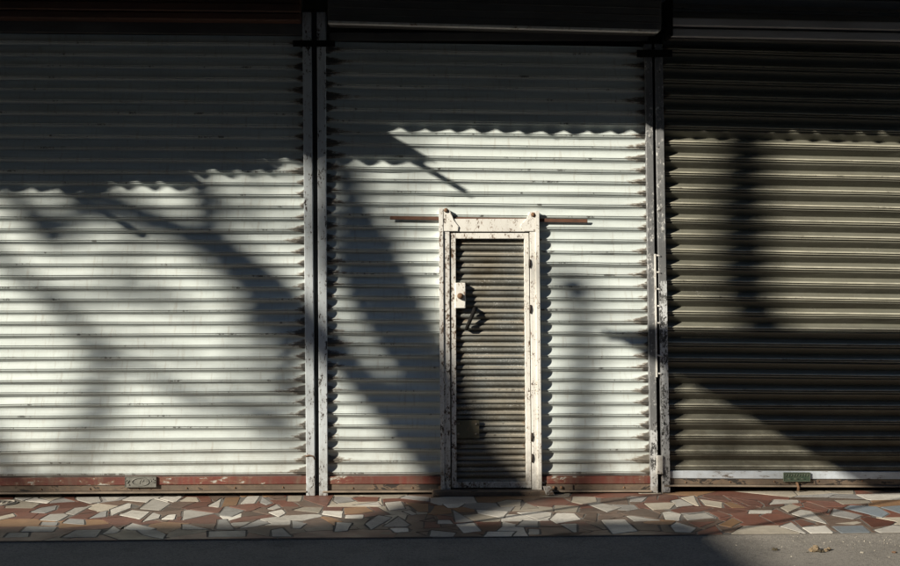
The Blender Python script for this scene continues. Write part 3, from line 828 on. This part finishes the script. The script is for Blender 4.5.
for nm, px, lab in (('guide_post', -134, 'pale guide post at the outer edge of the ornate plate shutter'), ('guide_post', 1010, 'pale guide post at the outer edge of the olive grey shutter')):
    gp = thing(nm, lab, 'guide post', group='guide posts between the shutters')
    channel('guide_channel', px, px, 492, 30, 9, M['post'], gp, -0.028)
    plate('web_plate', rect_px(px - 1.5, 40, px + 2, 480, 0.03), 0.05, 0.06, M['web'], gp)

# ------------------------------------------------------------------ wicket door
door = thing('wicket_door', 'narrow wicket door of olive grey slats in a chipped white steel frame', 'door', (U(489, 494).x, 0, 0))
door_off = Vector(door.location)
dparts = []
def dp(o):
    o.location = Vector(o.location) - door_off
    return o
YF = -0.030
def lean_bar(name, pxt0, pxt1, pyt, pxb0, pxb1, pyb, y0, y1, mat, bev=0.0025):
    t0, t1, b0, b1 = U(pxt0, pyt, y0), U(pxt1, pyt, y0), U(pxb0, pyb, y0), U(pxb1, pyb, y0)
    v = [(b0.x, y0, b0.z), (b1.x, y0, b1.z), (b1.x, y1, b1.z), (b0.x, y1, b0.z), (t0.x, y0, t0.z), (t1.x, y0, t1.z), (t1.x, y1, t1.z), (t0.x, y1, t0.z)]
    me = fix(mesh(name, v, [(0, 1, 2, 3), (4, 5, 6, 7), (0, 1, 5, 4), (1, 2, 6, 5), (2, 3, 7, 6), (3, 0, 4, 7)]))
    bevel(me, bev, 2)
    return dp(link(name, me, mat, door))
# outer frame: each stile an angle of two leaves, a proud outer edge and a flat inner face
s1 = lean_bar('frame_stile', 439.0, 449.4, 209.5, 441.0, 450.6, 492.2, YF, 0.03, M['frame_worn'])
s2 = lean_bar('frame_stile', 529.6, 538.9, 212.0, 532.4, 541.6, 492.2, YF, 0.03, M['frame'])
lean_bar('stile_edge', 438.8, 443.0, 208.3, 440.9, 444.4, 492.2, YF - 0.009, YF - 0.0005, M['frame_worn'], 0.0015)
lean_bar('stile_edge', 535.4, 539.2, 210.8, 538.2, 541.9, 492.2, YF - 0.009, YF - 0.0005, M['frame'], 0.0015)
lean_bar('frame_head', 449.8, 529.3, 218.8, 449.8, 529.3, 231.6, YF + 0.002, 0.03, M['frame'])
# gussets
g = [(443.3, 209.0), (449.5, 209.6), (454.0, 220.5), (458.6, 226.5), (457.8, 231.2), (443.3, 231.2)]
dp(plate('gusset', [(U(x, y, YF).x, U(x, y, YF).z) for x, y in g], YF - 0.006, YF - 0.0005, M['frame'], door, 0.0015))
g = [(535.2, 211.5), (529.6, 212.0), (526.5, 218.5), (520.0, 226.0), (524.0, 231.2), (535.2, 231.2)]
dp(plate('gusset', [(U(x, y, YF).x, U(x, y, YF).z) for x, y in g], YF - 0.006, YF - 0.0005, M['frame'], door, 0.0015))
for px, py in ((533, 213.8), (446, 209.4)):
    q = U(px, py, YF)
    dp(tube('cut_tube_end', [(q.x, YF - 0.004, q.z - 0.006), (q.x + 0.001, YF - 0.012, q.z - 0.002)], [0.016, 0.012], M['rust'], door, 8))
# door leaf: its own frame, slats, lock, handle, patch
leaf = dp(link('door_leaf', None, None, door, door_off.copy()))
leaf.location = (0, 0, 0)
def lf(o):
    o.parent = leaf
    return o
YL = -0.022
lf(lean_bar('leaf_stile', 450.6, 455.6, 233.0, 451.8, 456.6, 488.0, YL, 0.03, M['frame_worn'], 0.002))
lf(lean_bar('leaf_stile', 524.2, 528.7, 233.0, 526.4, 531.4, 488.0, YL, 0.03, M['frame'], 0.002))
lf(lean_bar('leaf_rail', 455.8, 524.0, 233.0, 455.8, 524.0, 238.6, YL + 0.001, 0.03, M['frame'], 0.002))
lf(lean_bar('leaf_rail', 456.8, 526.2, 482.2, 456.8, 526.2, 487.8, YL + 0.001, 0.03, M['frame_worn'], 0.002))
W_D = U(527.5, 350).x - U(455, 350).x
PITCH_D = 11.34 / FPX * DIST
dm = slat_mesh('slat', PD, W_D, PITCH_D)
dm.materials.append(slat_mat('slat_door_grey', (0.135, 0.13, 0.112), W_D, PITCH_D, 0.10, 0.05, 0.55, (0.06, 0.052, 0.034), 0.45, dust=(0.20, 0.185, 0.15), groove=0.4, wear=(0.55, 0.55, 0.52), patch=((0.17, 0.185, 0.185), (0.075, 0.058, 0.035)), lip_highlight=(0.34, 0.31, 0.25), speck=0.05))
for i in range(22):
    yb = 483.5 - i * 11.34
    if yb - 11.34 < 233: break
    zb = U(490, yb).z
    o = link('slat', dm, None, leaf, (U(455, 350).x - door_off.x + random.gauss(0, .0006), 0.008 + random.gauss(0, .0008), zb))
    o.rotation_euler.y = 0.004 + random.gauss(0, 0.0008)
def lf2(o): return lf(dp(o))
p = rect_px(455.0, 282.8, 465.6, 308.4, -0.03)
lf2(plate('lock_plate', p, -0.036, 0.004, M['frame'], door, 0.004))
q = U(460.3, 296, -0.04)
lf2(tube('lock_knob', [(q.x, -0.033, q.z), (q.x, -0.046, q.z - 0.001), (q.x + 0.001, -0.056, q.z - 0.002)], [0.020, 0.019, 0.015], M['rust'], door, 12))
a, b = U(474.6, 309.0, -0.03), U(466.8, 328.5, -0.03)
lf2(tube('handle', [(a.x + 0.001, 0.01, a.z + 0.002), (a.x, -0.028, a.z), (a.x - 0.002, -0.033, a.z - 0.008), (b.x + 0.002, -0.031, b.z + 0.008), (b.x, -0.022, b.z), (b.x, 0.01, b.z)], [0.012, 0.013, 0.014, 0.012, 0.011, 0.010], M['black'], door, 8))
p = rect_px(456.4, 420.4, 479.2, 438.2, -0.016)
pt = lf2(plate('patch_plate', p, -0.020, -0.006, M['olive'], door, 0.0015))
for px, py in ((476.5, 424), (476.3, 434), (458.5, 423.5), (458.5, 434)):
    q = U(px, py, -0.02)
    lf2(tube('bolt_head', [(q.x, -0.0185, q.z), (q.x, -0.0275, q.z)], [0.0085, 0.006], M['bolt'], door, 7))
for px, py in ((529.9, 263.5), (530.6, 309), (532.0, 437), (532.4, 458)):
    q = U(px, py, YF)
    dp(tube('hinge', [(q.x - 0.002, YF - 0.002, q.z - 0.026), (q.x - 0.002, YF - 0.004, q.z - 0.004), (q.x - 0.002, YF - 0.004, q.z + 0.004), (q.x - 0.002, YF - 0.002, q.z + 0.026)], [0.006, 0.0075, 0.0075, 0.006], M['hinge'], door, 8))
# threshold
dp(plate('threshold', rect_px(432.5, 491.2, 553.5, 496.5, -0.09), -0.095, 0.03, M['rail_brown'], door, 0.004))
lean_bar('threshold_stop', 544.0, 551.0, 487.5, 546.0, 554.5, 495.0, -0.104, -0.05, M['frame_worn'], 0.002)

# ------------------------------------------------------------------ hoods over the shutters
hl = thing('shutter_hood', 'rusty brown beam over the white shutter without a door', 'shutter hood', group='hoods over the shutters')
zb = U(150, 19, -0.12).z
box('fascia', XL, U(303, 20, 0).x, -0.020, 0.003, U(150, 33.5, -0.02).z, 3.088, M['hood_grey'], hl, 0.003)
for k, (d0, d1, yy) in enumerate(((0.0, 0.045, -0.12), (0.049, 0.10, -0.135), (0.104, 0.16, -0.12))):
    box('beam_flange', XL, U(300.5, 10, -0.12).x, yy, -0.021, zb + d0, zb + d1, M['hood_brown'], hl, 0.006)
hc = thing('shutter_hood', 'sheet metal hood with a pale bottom edge over the wicket door shutter', 'shutter hood', group='hoods over the shutters')
a, b = U(327.5, 23, -0.2), U(661.5, 32, -0.2)
tl = math.atan2(a.z - b.z, b.x - a.x); ln = (b - a).length
o = link('hood_front', bevel(fix(mesh('hood_front', *box_data(0, ln, -0.198, -0.01, 0.012, 0.20))), 0.008, 2), M['hood_grey'], hc, (a.x, 0, a.z)); o.rotation_euler.y = tl
o = link('hood_lip', bevel(fix(mesh('hood_lip', *box_data(0.004, ln - 0.02, -0.216, -0.17, -0.004, 0.0118))), 0.003, 2), M['hood_lip'], hc, (a.x, 0, a.z)); o.rotation_euler.y = tl
for k in range(3):
    o = link('hood_seam', bevel(fix(mesh('hood_seam', *box_data(0.01, ln - 0.01, -0.205, -0.199, 0.05 + 0.045 * k, 0.06 + 0.045 * k))), 0.0025), M['hood_grey'], hc, (a.x, 0, a.z)); o.rotation_euler.y = tl
p = rect_px(330, 33, 648, 40.5, -0.01)
plate('fascia', p, -0.018, 0.003, M['hood_grey'], hc)
hr = thing('shutter_hood', 'ribbed coil of dull slats rolled up over the olive grey shutter', 'shutter hood', group='hoods over the shutters')
cm = slat_mesh('coil_slat', PB, U(1015, 30, -0.1).x - U(671, 30, -0.1).x, PITCH_B)
cm.materials.append(slat_mat('coil_slat_grey', (0.24, 0.24, 0.235), 3.0, PITCH_B, 0, 0, 0.4, (0.1, 0.09, 0.07), 0.5))
for k, (py, yy, rx) in enumerate(((12, -0.10, 0.1), (-2, -0.085, 0.3))):
    c = U(671, py, yy)
    o = link('coil_slat', cm, None, hr, (c.x, yy, c.z)); o.rotation_euler = (rx, 0.012, 0)
M['housing'] = plain('housing_paint', (0.50, 0.50, 0.51), (0.34, 0.335, 0.33), 6, 0.5, 0.3, 0.002, (0.4, 1, 2))
lw = U(1015, 30, -0.15).x - U(671, 30, -0.15).x
for py0, py1, yy in ((36.6, 28.2, -0.15), (25.6, 17.2, -0.165)):
    a, b = U(671, py0, yy), U(671, py1, yy)
    o = link('housing_band', bevel(fix(mesh('housing_band', *box_data(0, lw, yy, -0.12, 0, b.z - a.z))), 0.012, 3), M['housing'], hr, (a.x, 0, a.z)); o.rotation_euler.y = 0.010
a = U(671, 38.5, -0.12)
o = link('housing_back', fix(mesh('housing_back', *box_data(0, lw, -0.118, -0.06, 0, 0.16))), M['hood_grey'], hr, (a.x, 0, a.z)); o.rotation_euler.y = 0.010
box('end_plate', U(666.5, 30, -0.1).x, U(670.5, 30, -0.1).x, -0.17, 0.0, U(668, 38, -0.1).z, 3.09, M['black'], hr, 0.003)

# ------------------------------------------------------------------ corrugated awning over the shops
aw = thing('corrugated_awning', 'grey corrugated sheet awning on rafters above the three shutters', 'awning', (0, 0, 0))
AZ, AT = 3.155, 0.05
def sheet(x0, x1, L, lift=0.0, seed=0.0):
    nx = max(8, int((x1 - x0) / 0.018)); v, f = [], []
    th = 0.007
    for s in (0, 1):
        for j in range(2):
            yl = 0.02 if j == 0 else L
            for i in range(nx + 1):
                x = x0 + (x1 - x0) * i / nx
                c = math.cos(2 * math.pi * (x + seed) / 0.146)
                z = AZ + lift - AT * yl + 0.021 * c + 0.002 * math.sin(x * 9 + seed) - s * th
                e = (0.012 * math.sin(x * 2.3 + 1) + 0.006 * math.sin(x * 31)) if j else 0
                v.append((x, -yl + e, z))
    n = nx + 1
    for i in range(nx):
        f.append((i, i + 1, n + i + 1, n + i))
        f.append((2 * n + i, 3 * n + i, 3 * n + i + 1, 2 * n + i + 1))
        f.append((n + i, n + i + 1, 3 * n + i + 1, 3 * n + i))
    f.append((0, n, 3 * n, 2 * n)); f.append((n - 1, 2 * n - 1, 4 * n - 1, 3 * n - 1))
    link('corrugated_sheet', mesh('corrugated_sheet', v, f, True), M['fibre'], aw)
def need(py, px=300):                     # overhang whose edge throws its shadow at height py
    return (AZ - U(px, py).z) / (0.85 + AT)
for x0, x1, L, lift in ((-6.6, -5.5, need(196), 0.0), (-5.52, -4.24, need(192), 0.009), (-4.27, -3.56, need(184), 0.0), (-3.60, -2.97, need(173.5), 0.009), (-3.0, -1.91, need(162), 0.0),
                        (-1.915, -0.93, need(130, 450), 0.009), (-0.96, 0.03, need(131, 560), 0.0), (0.0, 1.0, need(136, 720), 0.009), (0.97, 1.98, need(134, 850), 0.0), (1.95, 2.95, need(134, 850), 0.009), (2.92, 3.9, need(134), 0.0)):
    sheet(x0 - 0.09, x1, L, lift, 0.03)
for x, L in ((-6.3, 1.5), (-4.40, 1.66), (-3.1, 1.2), (-1.93, 1.36), (-0.94, 0.9), (0.02, 0.9), (0.98, 0.92), (1.96, 0.9), (2.94, 0.9), (3.8, 0.9)):
    v = [(x + s * 0.012, y, AZ - 0.034 - AT * (-y) - d) for d in (0.0, 0.028) for y in (0.0, -L) for s in (-1, 1)]
    link('rafter', fix(mesh('rafter', v, [(0, 1, 3, 2), (4, 6, 7, 5), (0, 4, 5, 1), (2, 3, 7, 6), (0, 2, 6, 4), (1, 5, 7, 3)])), M['timber'], aw)

# ------------------------------------------------------------------ what stands across the street and throws the shade
stall = thing('market_stall', 'canvas roofed market stall frame standing in the street', 'market stall')
c = shade(600, 328.5, 3.0)
CT = 0.04
cx0, cx1 = c.x, c.x + 6.4
cy0, cy1 = -3.0, -4.25
nx, ny = 40, 10
v, f = [], []
for j in range(ny + 1):
    for i in range(nx + 1):
        u, w = i / nx, j / ny
        y = cy0 + (cy1 - cy0) * w
        z = c.z - CT * (-y - 3.0) - 0.03 * math.sin(math.pi * w) * abs(math.sin(math.pi * u * 4))
        v.append((cx0 + (cx1 - cx0) * u, y, z))
for j in range(ny):
    for i in range(nx):
        q = j * (nx + 1) + i
        f.append((q, q + nx + 1, q + nx + 2, q + 1))
o = link('canopy', mesh('canopy', v, f, True), M['canvas'], stall)
md = o.modifiers.new('thickness', 'SOLIDIFY'); md.thickness = 0.006
for x in (cx0 + 0.42, cx1 - 0.42):
    for y in (cy0 - 0.03, cy1 + 0.03):
        tube('pole', [(x, y, ROAD_Z - 0.01), (x, y, c.z - CT * (-y - 3.0) - 0.012)], 0.019, M['pole'], stall)
for y in (cy0 - 0.03, cy1 + 0.03):
    tube('rail', [(cx0, y, c.z - CT * (-y - 3.0) - 0.03), (cx1, y, c.z - CT * (-y - 3.0) - 0.03)], 0.016, M['pole'], stall)

def leaf_cloud(blobs, n, size):
    v, f = [], []
    for (cn, r) in blobs:
        for k in range(int(n * r[0] * r[1] * 1.0) + 6):
            d = Vector((random.gauss(0, 1), random.gauss(0, 1), random.gauss(0, 1))).normalized() * random.random() ** 0.45
            p = Vector(cn) + Vector((d.x * r[0], d.y * r[1], d.z * r[2]))
            a = Vector((random.gauss(0, 1), random.gauss(0, 1), random.gauss(0, 0.6))).normalized()
            b = a.orthogonal().normalized()
            b = Matrix.Rotation(random.uniform(0, 6.28), 3, a) @ b
            s = size * random.uniform(0.6, 1.4)
            i = len(v)
            v += [p - a * s, p + b * s * 0.45, p + a * s, p - b * s * 0.45]
            f.append((i, i + 1, i + 2, i + 3))
    return mesh('crown', v, f)

tree = thing('street_tree', 'big forked street tree with leaning limbs across from the wicket door', 'tree', (0, 0, 0))
L0 = 7.0
BACK = 1.3
def pathpts(seq): return [shade(px, py, L + BACK) for px, py, L in seq]
base = shade(446, 492, L0 + BACK)
tp_ = pathpts([(640, 640, 7.0), (505, 508, 7.0), (462, 466, 7.0), (424, 428, 7.0)])
tr = [Vector((tp_[0].x + 0.9, tp_[0].y + 0.1, ROAD_Z - 0.05)), Vector((tp_[0].x + 0.75, tp_[0].y, 2.0)), Vector((tp_[0].x + 0.4, tp_[0].y, 4.2))] + tp_
tube('trunk', tr, [0.40, 0.30, 0.27, 0.25, 0.235, 0.22, 0.20], M['bark'], tree, 14)
def limb(seq, rad, parent, name='limb', n=10): return tube(name, pathpts(seq), rad, M['bark'], parent, n)
limb([(480, 484, 7.0), (462, 432, 6.9), (446, 388, 6.85), (428, 346, 6.8), (407, 305, 6.8), (386, 262, 6.8), (366, 224, 6.8), (352, 190, 6.8), (335, 120, 6.9), (330, 60, 6.9), (345, -60, 6.9)], [0.15, 0.125, 0.115, 0.105, 0.10, 0.10, 0.09, 0.05, 0.045, 0.04, 0.03], tree)
limb([(462, 466, 7.0), (448, 430, 7.2), (420, 390, 7.3), (384, 338, 7.4), (356, 296, 7.4), (344, 250, 7.4), (340, 215, 7.4), (336, 150, 7.4)], [0.12, 0.10, 0.085, 0.085, 0.085, 0.08, 0.05, 0.03], tree)
limb([(440, 444, 7.0), (408, 430, 7.1), (372, 394, 7.15), (336, 352, 7.15), (300, 322, 7.2), (262, 285, 7.2), (222, 250, 7.2), (160, 221, 7.2), (95, 195, 7.25), (20, 150, 7.3), (-60, 90, 7.3)], [0.15, 0.12, 0.105, 0.105, 0.135, 0.14, 0.115, 0.085, 0.075, 0.05, 0.03], tree)
limb([(225, 252, 7.2), (206, 222, 7.25), (196, 190, 7.3), (186, 150, 7.35), (170, 60, 7.4)], [0.085, 0.07, 0.06, 0.05, 0.03], tree)
limb([(372, 290, 6.9), (395, 262, 6.8), (405, 225, 6.7), (420, 120, 6.6)], [0.04, 0.03, 0.022, 0.012], tree)
limb([(262, 285, 7.2), (282, 325, 7.4), (284, 375, 7.6), (272, 450, 7.8)], [0.10, 0.085, 0.06, 0.02], tree)
limb([(250, 275, 7.2), (245, 330, 7.5), (232, 400, 7.7)], [0.06, 0.035, 0.015], tree)
limb([(95, 192, 7.25), (50, 240, 7.4), (18, 202, 7.5), (-30, 170, 7.5)], [0.06, 0.065, 0.055, 0.04], tree)
limb([(160, 219, 7.2), (120, 262, 7.4), (100, 300, 7.5)], [0.04, 0.025, 0.012], tree)
limb([(410, 390, 7.0), (372, 372, 7.2), (346, 362, 7.3)], [0.05, 0.035, 0.02], tree)
bl = []
def bp(px, py, L, r): bl.append((shade(px, py, L + BACK), r))
for px, py, r in ((275, 345, 0.16), (285, 385, 0.18), (280, 420, 0.14), (345, 270, 0.16), (350, 245, 0.16), (338, 225, 0.16), (368, 228, 0.12), (372, 290, 0.1), (400, 345, 0.1), (215, 262, 0.16), (60, 215, 0.22), (28, 222, 0.22), (250, 300, 0.18),
                  (185, 240, 0.14), (110, 210, 0.16), (350, 330, 0.14), (45, 194, 0.2), (15, 198, 0.16), (72, 198, 0.18), (240, 195, 0.12), (255, 232, 0.14), (5, 470, 0.18), (20, 490, 0.2), (-10, 440, 0.18),
                  (468, 440, 0.13), (480, 468, 0.16), (500, 484, 0.14), (395, 282, 0.1), (410, 330, 0.08), (425, 360, 0.08), (150, 292, 0.13), (232, 400, 0.1), (120, 290, 0.1)):
    bp(px, py, 7.1 + random.uniform(-0.2, 0.5), (r, r, r * 0.85))
for k in range(20):                       # sprays of leaves along the limbs
    a = random.random()
    if k % 2: px, py = 95 + 330 * a, 188 + 245 * a ** 1.15
    else: px, py = 345 + 75 * a, 220 + 210 * a
    bp(px + random.gauss(0, 16), py + random.gauss(0, 16), 7.0 + random.uniform(-0.5, 0.6), (random.uniform(0.08, 0.16),) * 3)
me1 = leaf_cloud(bl, 620, 0.04)
link('hanging_leaves', me1, M['leaf'], tree)
cr = []
for k in range(26):
    px, py = random.uniform(-260, 560), random.uniform(-430, 20)
    cr.append((shade(px, py, random.uniform(8.0, 9.8)), (random.uniform(0.5, 0.9),) * 3))
link('crown', leaf_cloud(cr, 330, 0.09), M['leaf'], tree)

BACK = 1.2
tree2 = thing('street_tree', 'slimmer street tree with drooping twigs across from the ornate plate shutter', 'tree')
b2 = shade(-150, 300, 8.2 + BACK)
tube('trunk', [(b2.x, b2.y, ROAD_Z - 0.05), (b2.x + 0.1, b2.y, 3.0), (b2.x, b2.y, 6.0), (b2.x + 0.1, b2.y, 8.6), (b2.x + 0.05, b2.y, 12.0)], [0.26, 0.2, 0.17, 0.14, 0.05], M['bark'], tree2, 12)
tube('limb', [Vector((b2.x + 0.1, b2.y, 10.3))] + pathpts([(-60, 205, 8.2), (0, 258, 8.2), (55, 305, 8.2), (95, 345, 8.2), (106, 385, 8.2), (103, 440, 8.2)]), [0.08, 0.06, 0.05, 0.045, 0.042, 0.03, 0.015], M['bark'], tree2)
tube('twig', pathpts([(95, 345, 8.2), (125, 363, 8.2), (210, 400, 8.2), (262, 422, 8.2), (310, 445, 8.2)]), [0.034, 0.034, 0.03, 0.027, 0.015], M['bark'], tree2)
tube('twig', pathpts([(104, 356, 8.2), (92, 410, 8.2), (74, 460, 8.2), (60, 500, 8.2)]), [0.045, 0.042, 0.036, 0.02], M['bark'], tree2)
tube('twig', pathpts([(55, 305, 8.2), (120, 288, 8.2), (205, 312, 8.2)]), [0.035, 0.03, 0.012], M['bark'], tree2)
bl = []
bp(90, 400, 8.2, (0.12, 0.2, 0.16)); bp(84, 440, 8.2, (0.14, 0.2, 0.16)); bp(210, 402, 8.2, (0.16, 0.2, 0.1)); bp(262, 425, 8.2, (0.14, 0.2, 0.1)); bp(5, 488, 8.2, (0.22, 0.2, 0.14)); bp(30, 492, 8.2, (0.14, 0.2, 0.08))
bp(100, 350, 8.2, (0.2, 0.2, 0.2));  bp(40, 290, 8.2, (0.2, 0.2, 0.16)); bp(-5, 480, 8.2, (0.22, 0.2, 0.2)); bp(160, 350, 8.3, (0.3, 0.2, 0.12))
tube('twig', pathpts([(-60, 205, 8.2), (-50, 300, 8.2), (-25, 420, 8.2), (-5, 485, 8.2)]), [0.05, 0.04, 0.03, 0.02], M['bark'], tree2)
link('hanging_leaves', leaf_cloud(bl, 260, 0.045), M['leaf'], tree2)
cr = [(Vector((b2.x + random.uniform(-1.6, 1.4), b2.y + random.uniform(-1.5, 1.5), random.uniform(10.6, 13))), (random.uniform(0.5, 0.9),) * 3) for k in range(16)]
link('crown', leaf_cloud(cr, 300, 0.09), M['leaf'], tree2)

BACK = 0.0
tree3 = thing('street_tree', 'leaning bare trunked street tree across from the olive shutter', 'tree')
b3 = shade(1420, 490, 9.4)
tube('trunk', [Vector((b3.x + 0.5, b3.y + 0.1, ROAD_Z - 0.05)), Vector((b3.x + 0.5, b3.y, 3.0)), Vector((b3.x + 0.3, b3.y, 6.0))] + pathpts([(1420, 490, 9.4), (1150, 430, 9.4), (880, 385, 9.4), (772, 345, 9.4), (742, 290, 9.4), (739, 210, 9.4), (744, 120, 9.4), (750, -20, 9.4)]), [0.3, 0.22, 0.18, 0.15, 0.14, 0.13, 0.125, 0.115, 0.105, 0.10, 0.05], M['bark'], tree3, 12)
bl = []
for px, py in ((700, 395), (716, 430), (735, 455), (760, 440), (745, 410), (775, 470), (705, 460), (722, 250), (762, 215), (718, 190), (760, 285), (720, 300), (755, 170), (800, 465)):
    bp(px, py, 9.4, (0.2, 0.2, 0.2))
link('hanging_leaves', leaf_cloud(bl, 360, 0.04), M['leaf'], tree3)
tube('twig', pathpts([(770, 350, 9.4), (735, 390, 9.4), (720, 430, 9.4), (745, 470, 9.4)]), [0.03, 0.025, 0.02, 0.01], M['bark'], tree3)
cr = [(shade(random.uniform(560, 1000), random.uniform(-300, -60), random.uniform(8.6, 10.2)), (random.uniform(0.5, 0.9),) * 3) for k in range(12)]
link('crown', leaf_cloud(cr, 300, 0.09), M['leaf'], tree3)
lp = shade(586, 400, 9.0)
lt = shade(574, 282, 9.0)
lamp = thing('street_lamp', 'slim street lamp with a curved neck across the street from the wicket door', 'street lamp', (lp.x, lp.y, ROAD_Z))
tube('shaft', [(0, 0, -0.05), (0, 0, 3.0), (-0.01, 0, lt.z - 1.2), (-0.03, 0, lt.z - 0.2), (lt.x - lp.x, 0, lt.z)], [0.09, 0.07, 0.06, 0.055, 0.05], M['pole'], lamp, 10)
tube('lamp_head', [(lt.x - lp.x + 0.05, 0, lt.z + 0.08), (lt.x - lp.x, 0, lt.z), (lt.x - lp.x - 0.06, 0, lt.z - 0.05)], [0.05, 0.10, 0.07], M['pole'], lamp, 10)

def house(label, x0, x1, yf, yb, h, cols, rows):
    t = thing('street_house', label, 'building', ((x0 + x1) / 2, yf, -0.05), 'houses across the street')
    cx = (x0 + x1) / 2
    box('wall', x0 - cx, x1 - cx, yb - yf, 0, 0, h, M['brick_far'], t)
    box('cornice', x0 - cx, x1 - cx + 0.0, 0.002, 0.09, h - 0.3, h - 0.01, M['stone'], t, 0.02)
    for i in range(cols):
        for j in range(rows):
            xc = x0 - cx + (i + 0.5) * (x1 - x0) / cols; zc = 1.7 + j * 2.8
            if zc + 0.9 > h - 0.3: continue
            w = box('window', xc - 0.55, xc + 0.55, 0.002, 0.05, zc - 0.75, zc + 0.75, M['stone'], t)
            link('pane', fix(mesh('pane', *box_data(xc - 0.46, xc + 0.46, 0.052, 0.06, zc - 0.66, zc + 0.66))), M['glass'], w)
    box('door', -0.5, 0.5, 0.002, 0.06, 0.0, 2.1 if cols % 2 == 0 else 0.9, M['timber'], t)
gk = G(708, 522)
HB = 0.85 * (11.0 + gk.y)
house('low flat roofed brick house across the street from the ornate plate shutter', gk.x - 1.5 * (HB / 0.85) - 16, gk.x - 1.5 * (HB / 0.85), -11.0, -20.0, HB + 0.05, 6, 2)
house('tall dark brick house across the street from the olive shutter', gk.x - 1.5 * (HB / 0.85) + 2.6, gk.x - 1.5 * (HB / 0.85) + 30, -11.0, -20.0, 13.0, 10, 4)

# ------------------------------------------------------------------ small things on the ground
def clod(name, px, py, r, mat, label, cat, squash=0.6, seed=1, lumps=3):
    rnd = random.Random(seed)
    bm = bmesh.new()
    for k in range(lumps):
        m = bmesh.ops.create_icosphere(bm, subdivisions=2, radius=r * rnd.uniform(0.45, 0.75) if lumps > 1 else r)
        off = Vector((rnd.uniform(-r, r), rnd.uniform(-r, r) * 0.7, rnd.uniform(0, r * 0.3))) if lumps > 1 else Vector()
        for vv in m['verts']:
            d = vv.co.normalized()
            vv.co = vv.co * (1 + 0.28 * math.sin(d.x * 7 + k * 2 + seed) * math.cos(d.y * 6 + seed) + rnd.uniform(-0.1, 0.1))
            vv.co.z *= squash
            vv.co += off
    zmin = min(vv.co.z for vv in bm.verts)
    for vv in bm.verts: vv.co.z -= zmin
    me = bpy.data.meshes.new(name); bm.to_mesh(me); bm.free()
    g = G(px, py, ROAD_Z)
    return tag(link(name, me, mat, None, (g.x, g.y, ROAD_Z - 0.004)), label, cat)
clod('dung_clod', 773.5, 550.5, 0.018, M['clod_dark'], 'small dark clod lying alone on the sunlit road', 'clod', 0.8, 3, 3)
clod('dung_clod', 814, 551.0, 0.026, M['clod_tan'], 'tan crumbly clod, lumpiest of the heap on the sunlit road', 'clod', 0.8, 5, 4)
clod('dung_clod', 820, 552.0, 0.015, M['clod_dark'], 'dark crumb pressed against the tan clod on the road', 'clod', 0.8, 9, 2)
clod('dung_clod', 827, 550.8, 0.016, M['clod_tan'], 'small tan crumb at the side of the clod heap toward the blue tile', 'clod', 0.8, 12, 3)
clod('dry_leaf', 806.5, 552.5, 0.013, M['clod_dark'], 'flat dark leaf scrap beside the tan clod on the road', 'leaf', 0.2, 14, 2)
clod('pebble', 862, 552.5, 0.010, M['pebble'], 'pale flat pebble on the sunlit road beyond the clods', 'pebble', 0.4, 21, 1)
clod('pebble', 894, 552.5, 0.011, M['rust'], 'brown pebble on the sunlit road, farthest from the clods', 'pebble', 0.5, 22, 1)

g = G(3, 503.5, 0.0)
lid = thing('valve_lid', 'small round iron valve lid with raised ring set in the crazy paving', 'lid', (g.x, g.y, 0.0))
n = 24
v = [(0.085 * math.cos(2 * math.pi * i / n), 0.085 * math.sin(2 * math.pi * i / n), z) for z in (-0.004, 0.006) for i in range(n)]
f = [(i, (i + 1) % n, n + (i + 1) % n, n + i) for i in range(n)] + [tuple(range(n, 2 * n))]
link('lid_disc', fix(mesh('lid_disc', v, f)), M['iron_lid'], lid)
tube('raised_ring', [(0.066 * math.cos(2 * math.pi * i / n), 0.066 * math.sin(2 * math.pi * i / n), 0.007) for i in range(n + 1)], 0.005, M['pebble'], lid, 6)
for k in range(3):
    tube('raised_bar', [(-0.03 + 0.03 * k, -0.03, 0.006), (-0.03 + 0.03 * k, 0.03, 0.006)], 0.005, M['pebble'], lid, 6)

# grit swept against the edge of the paving
rg = random.Random(31)
v, f = [], []
for k in range(700):
    x = rg.uniform(-3.4, 3.8)
    y = KERB_Y - abs(rg.gauss(0, 0.12)) - 0.004 if k < 600 else KERB_Y - rg.uniform(0.02, 0.9)
    r = rg.uniform(0.0015, 0.005)
    zb = ROAD_Z + 0.022 * math.exp(-abs(y - KERB_Y) / 0.12) - 0.001
    b = len(v)
    a0 = rg.uniform(0, 6.28)
    v += [(x + r * math.cos(a0 + q * 1.57) * rg.uniform(0.6, 1.3), y + r * math.sin(a0 + q * 1.57) * rg.uniform(0.6, 1.3), zb) for q in range(4)] + [(x + rg.uniform(-r, r) * 0.4, y, zb + r * rg.uniform(0.6, 1.3))]
    f += [(b, b + 1, b + 4), (b + 1, b + 2, b + 4), (b + 2, b + 3, b + 4), (b + 3, b, b + 4)]
tag(link('road_grit', mesh('road_grit', v, f), M['pebble']), 'fine pale grit swept against the edge of the crazy paving', 'grit', kind='stuff')
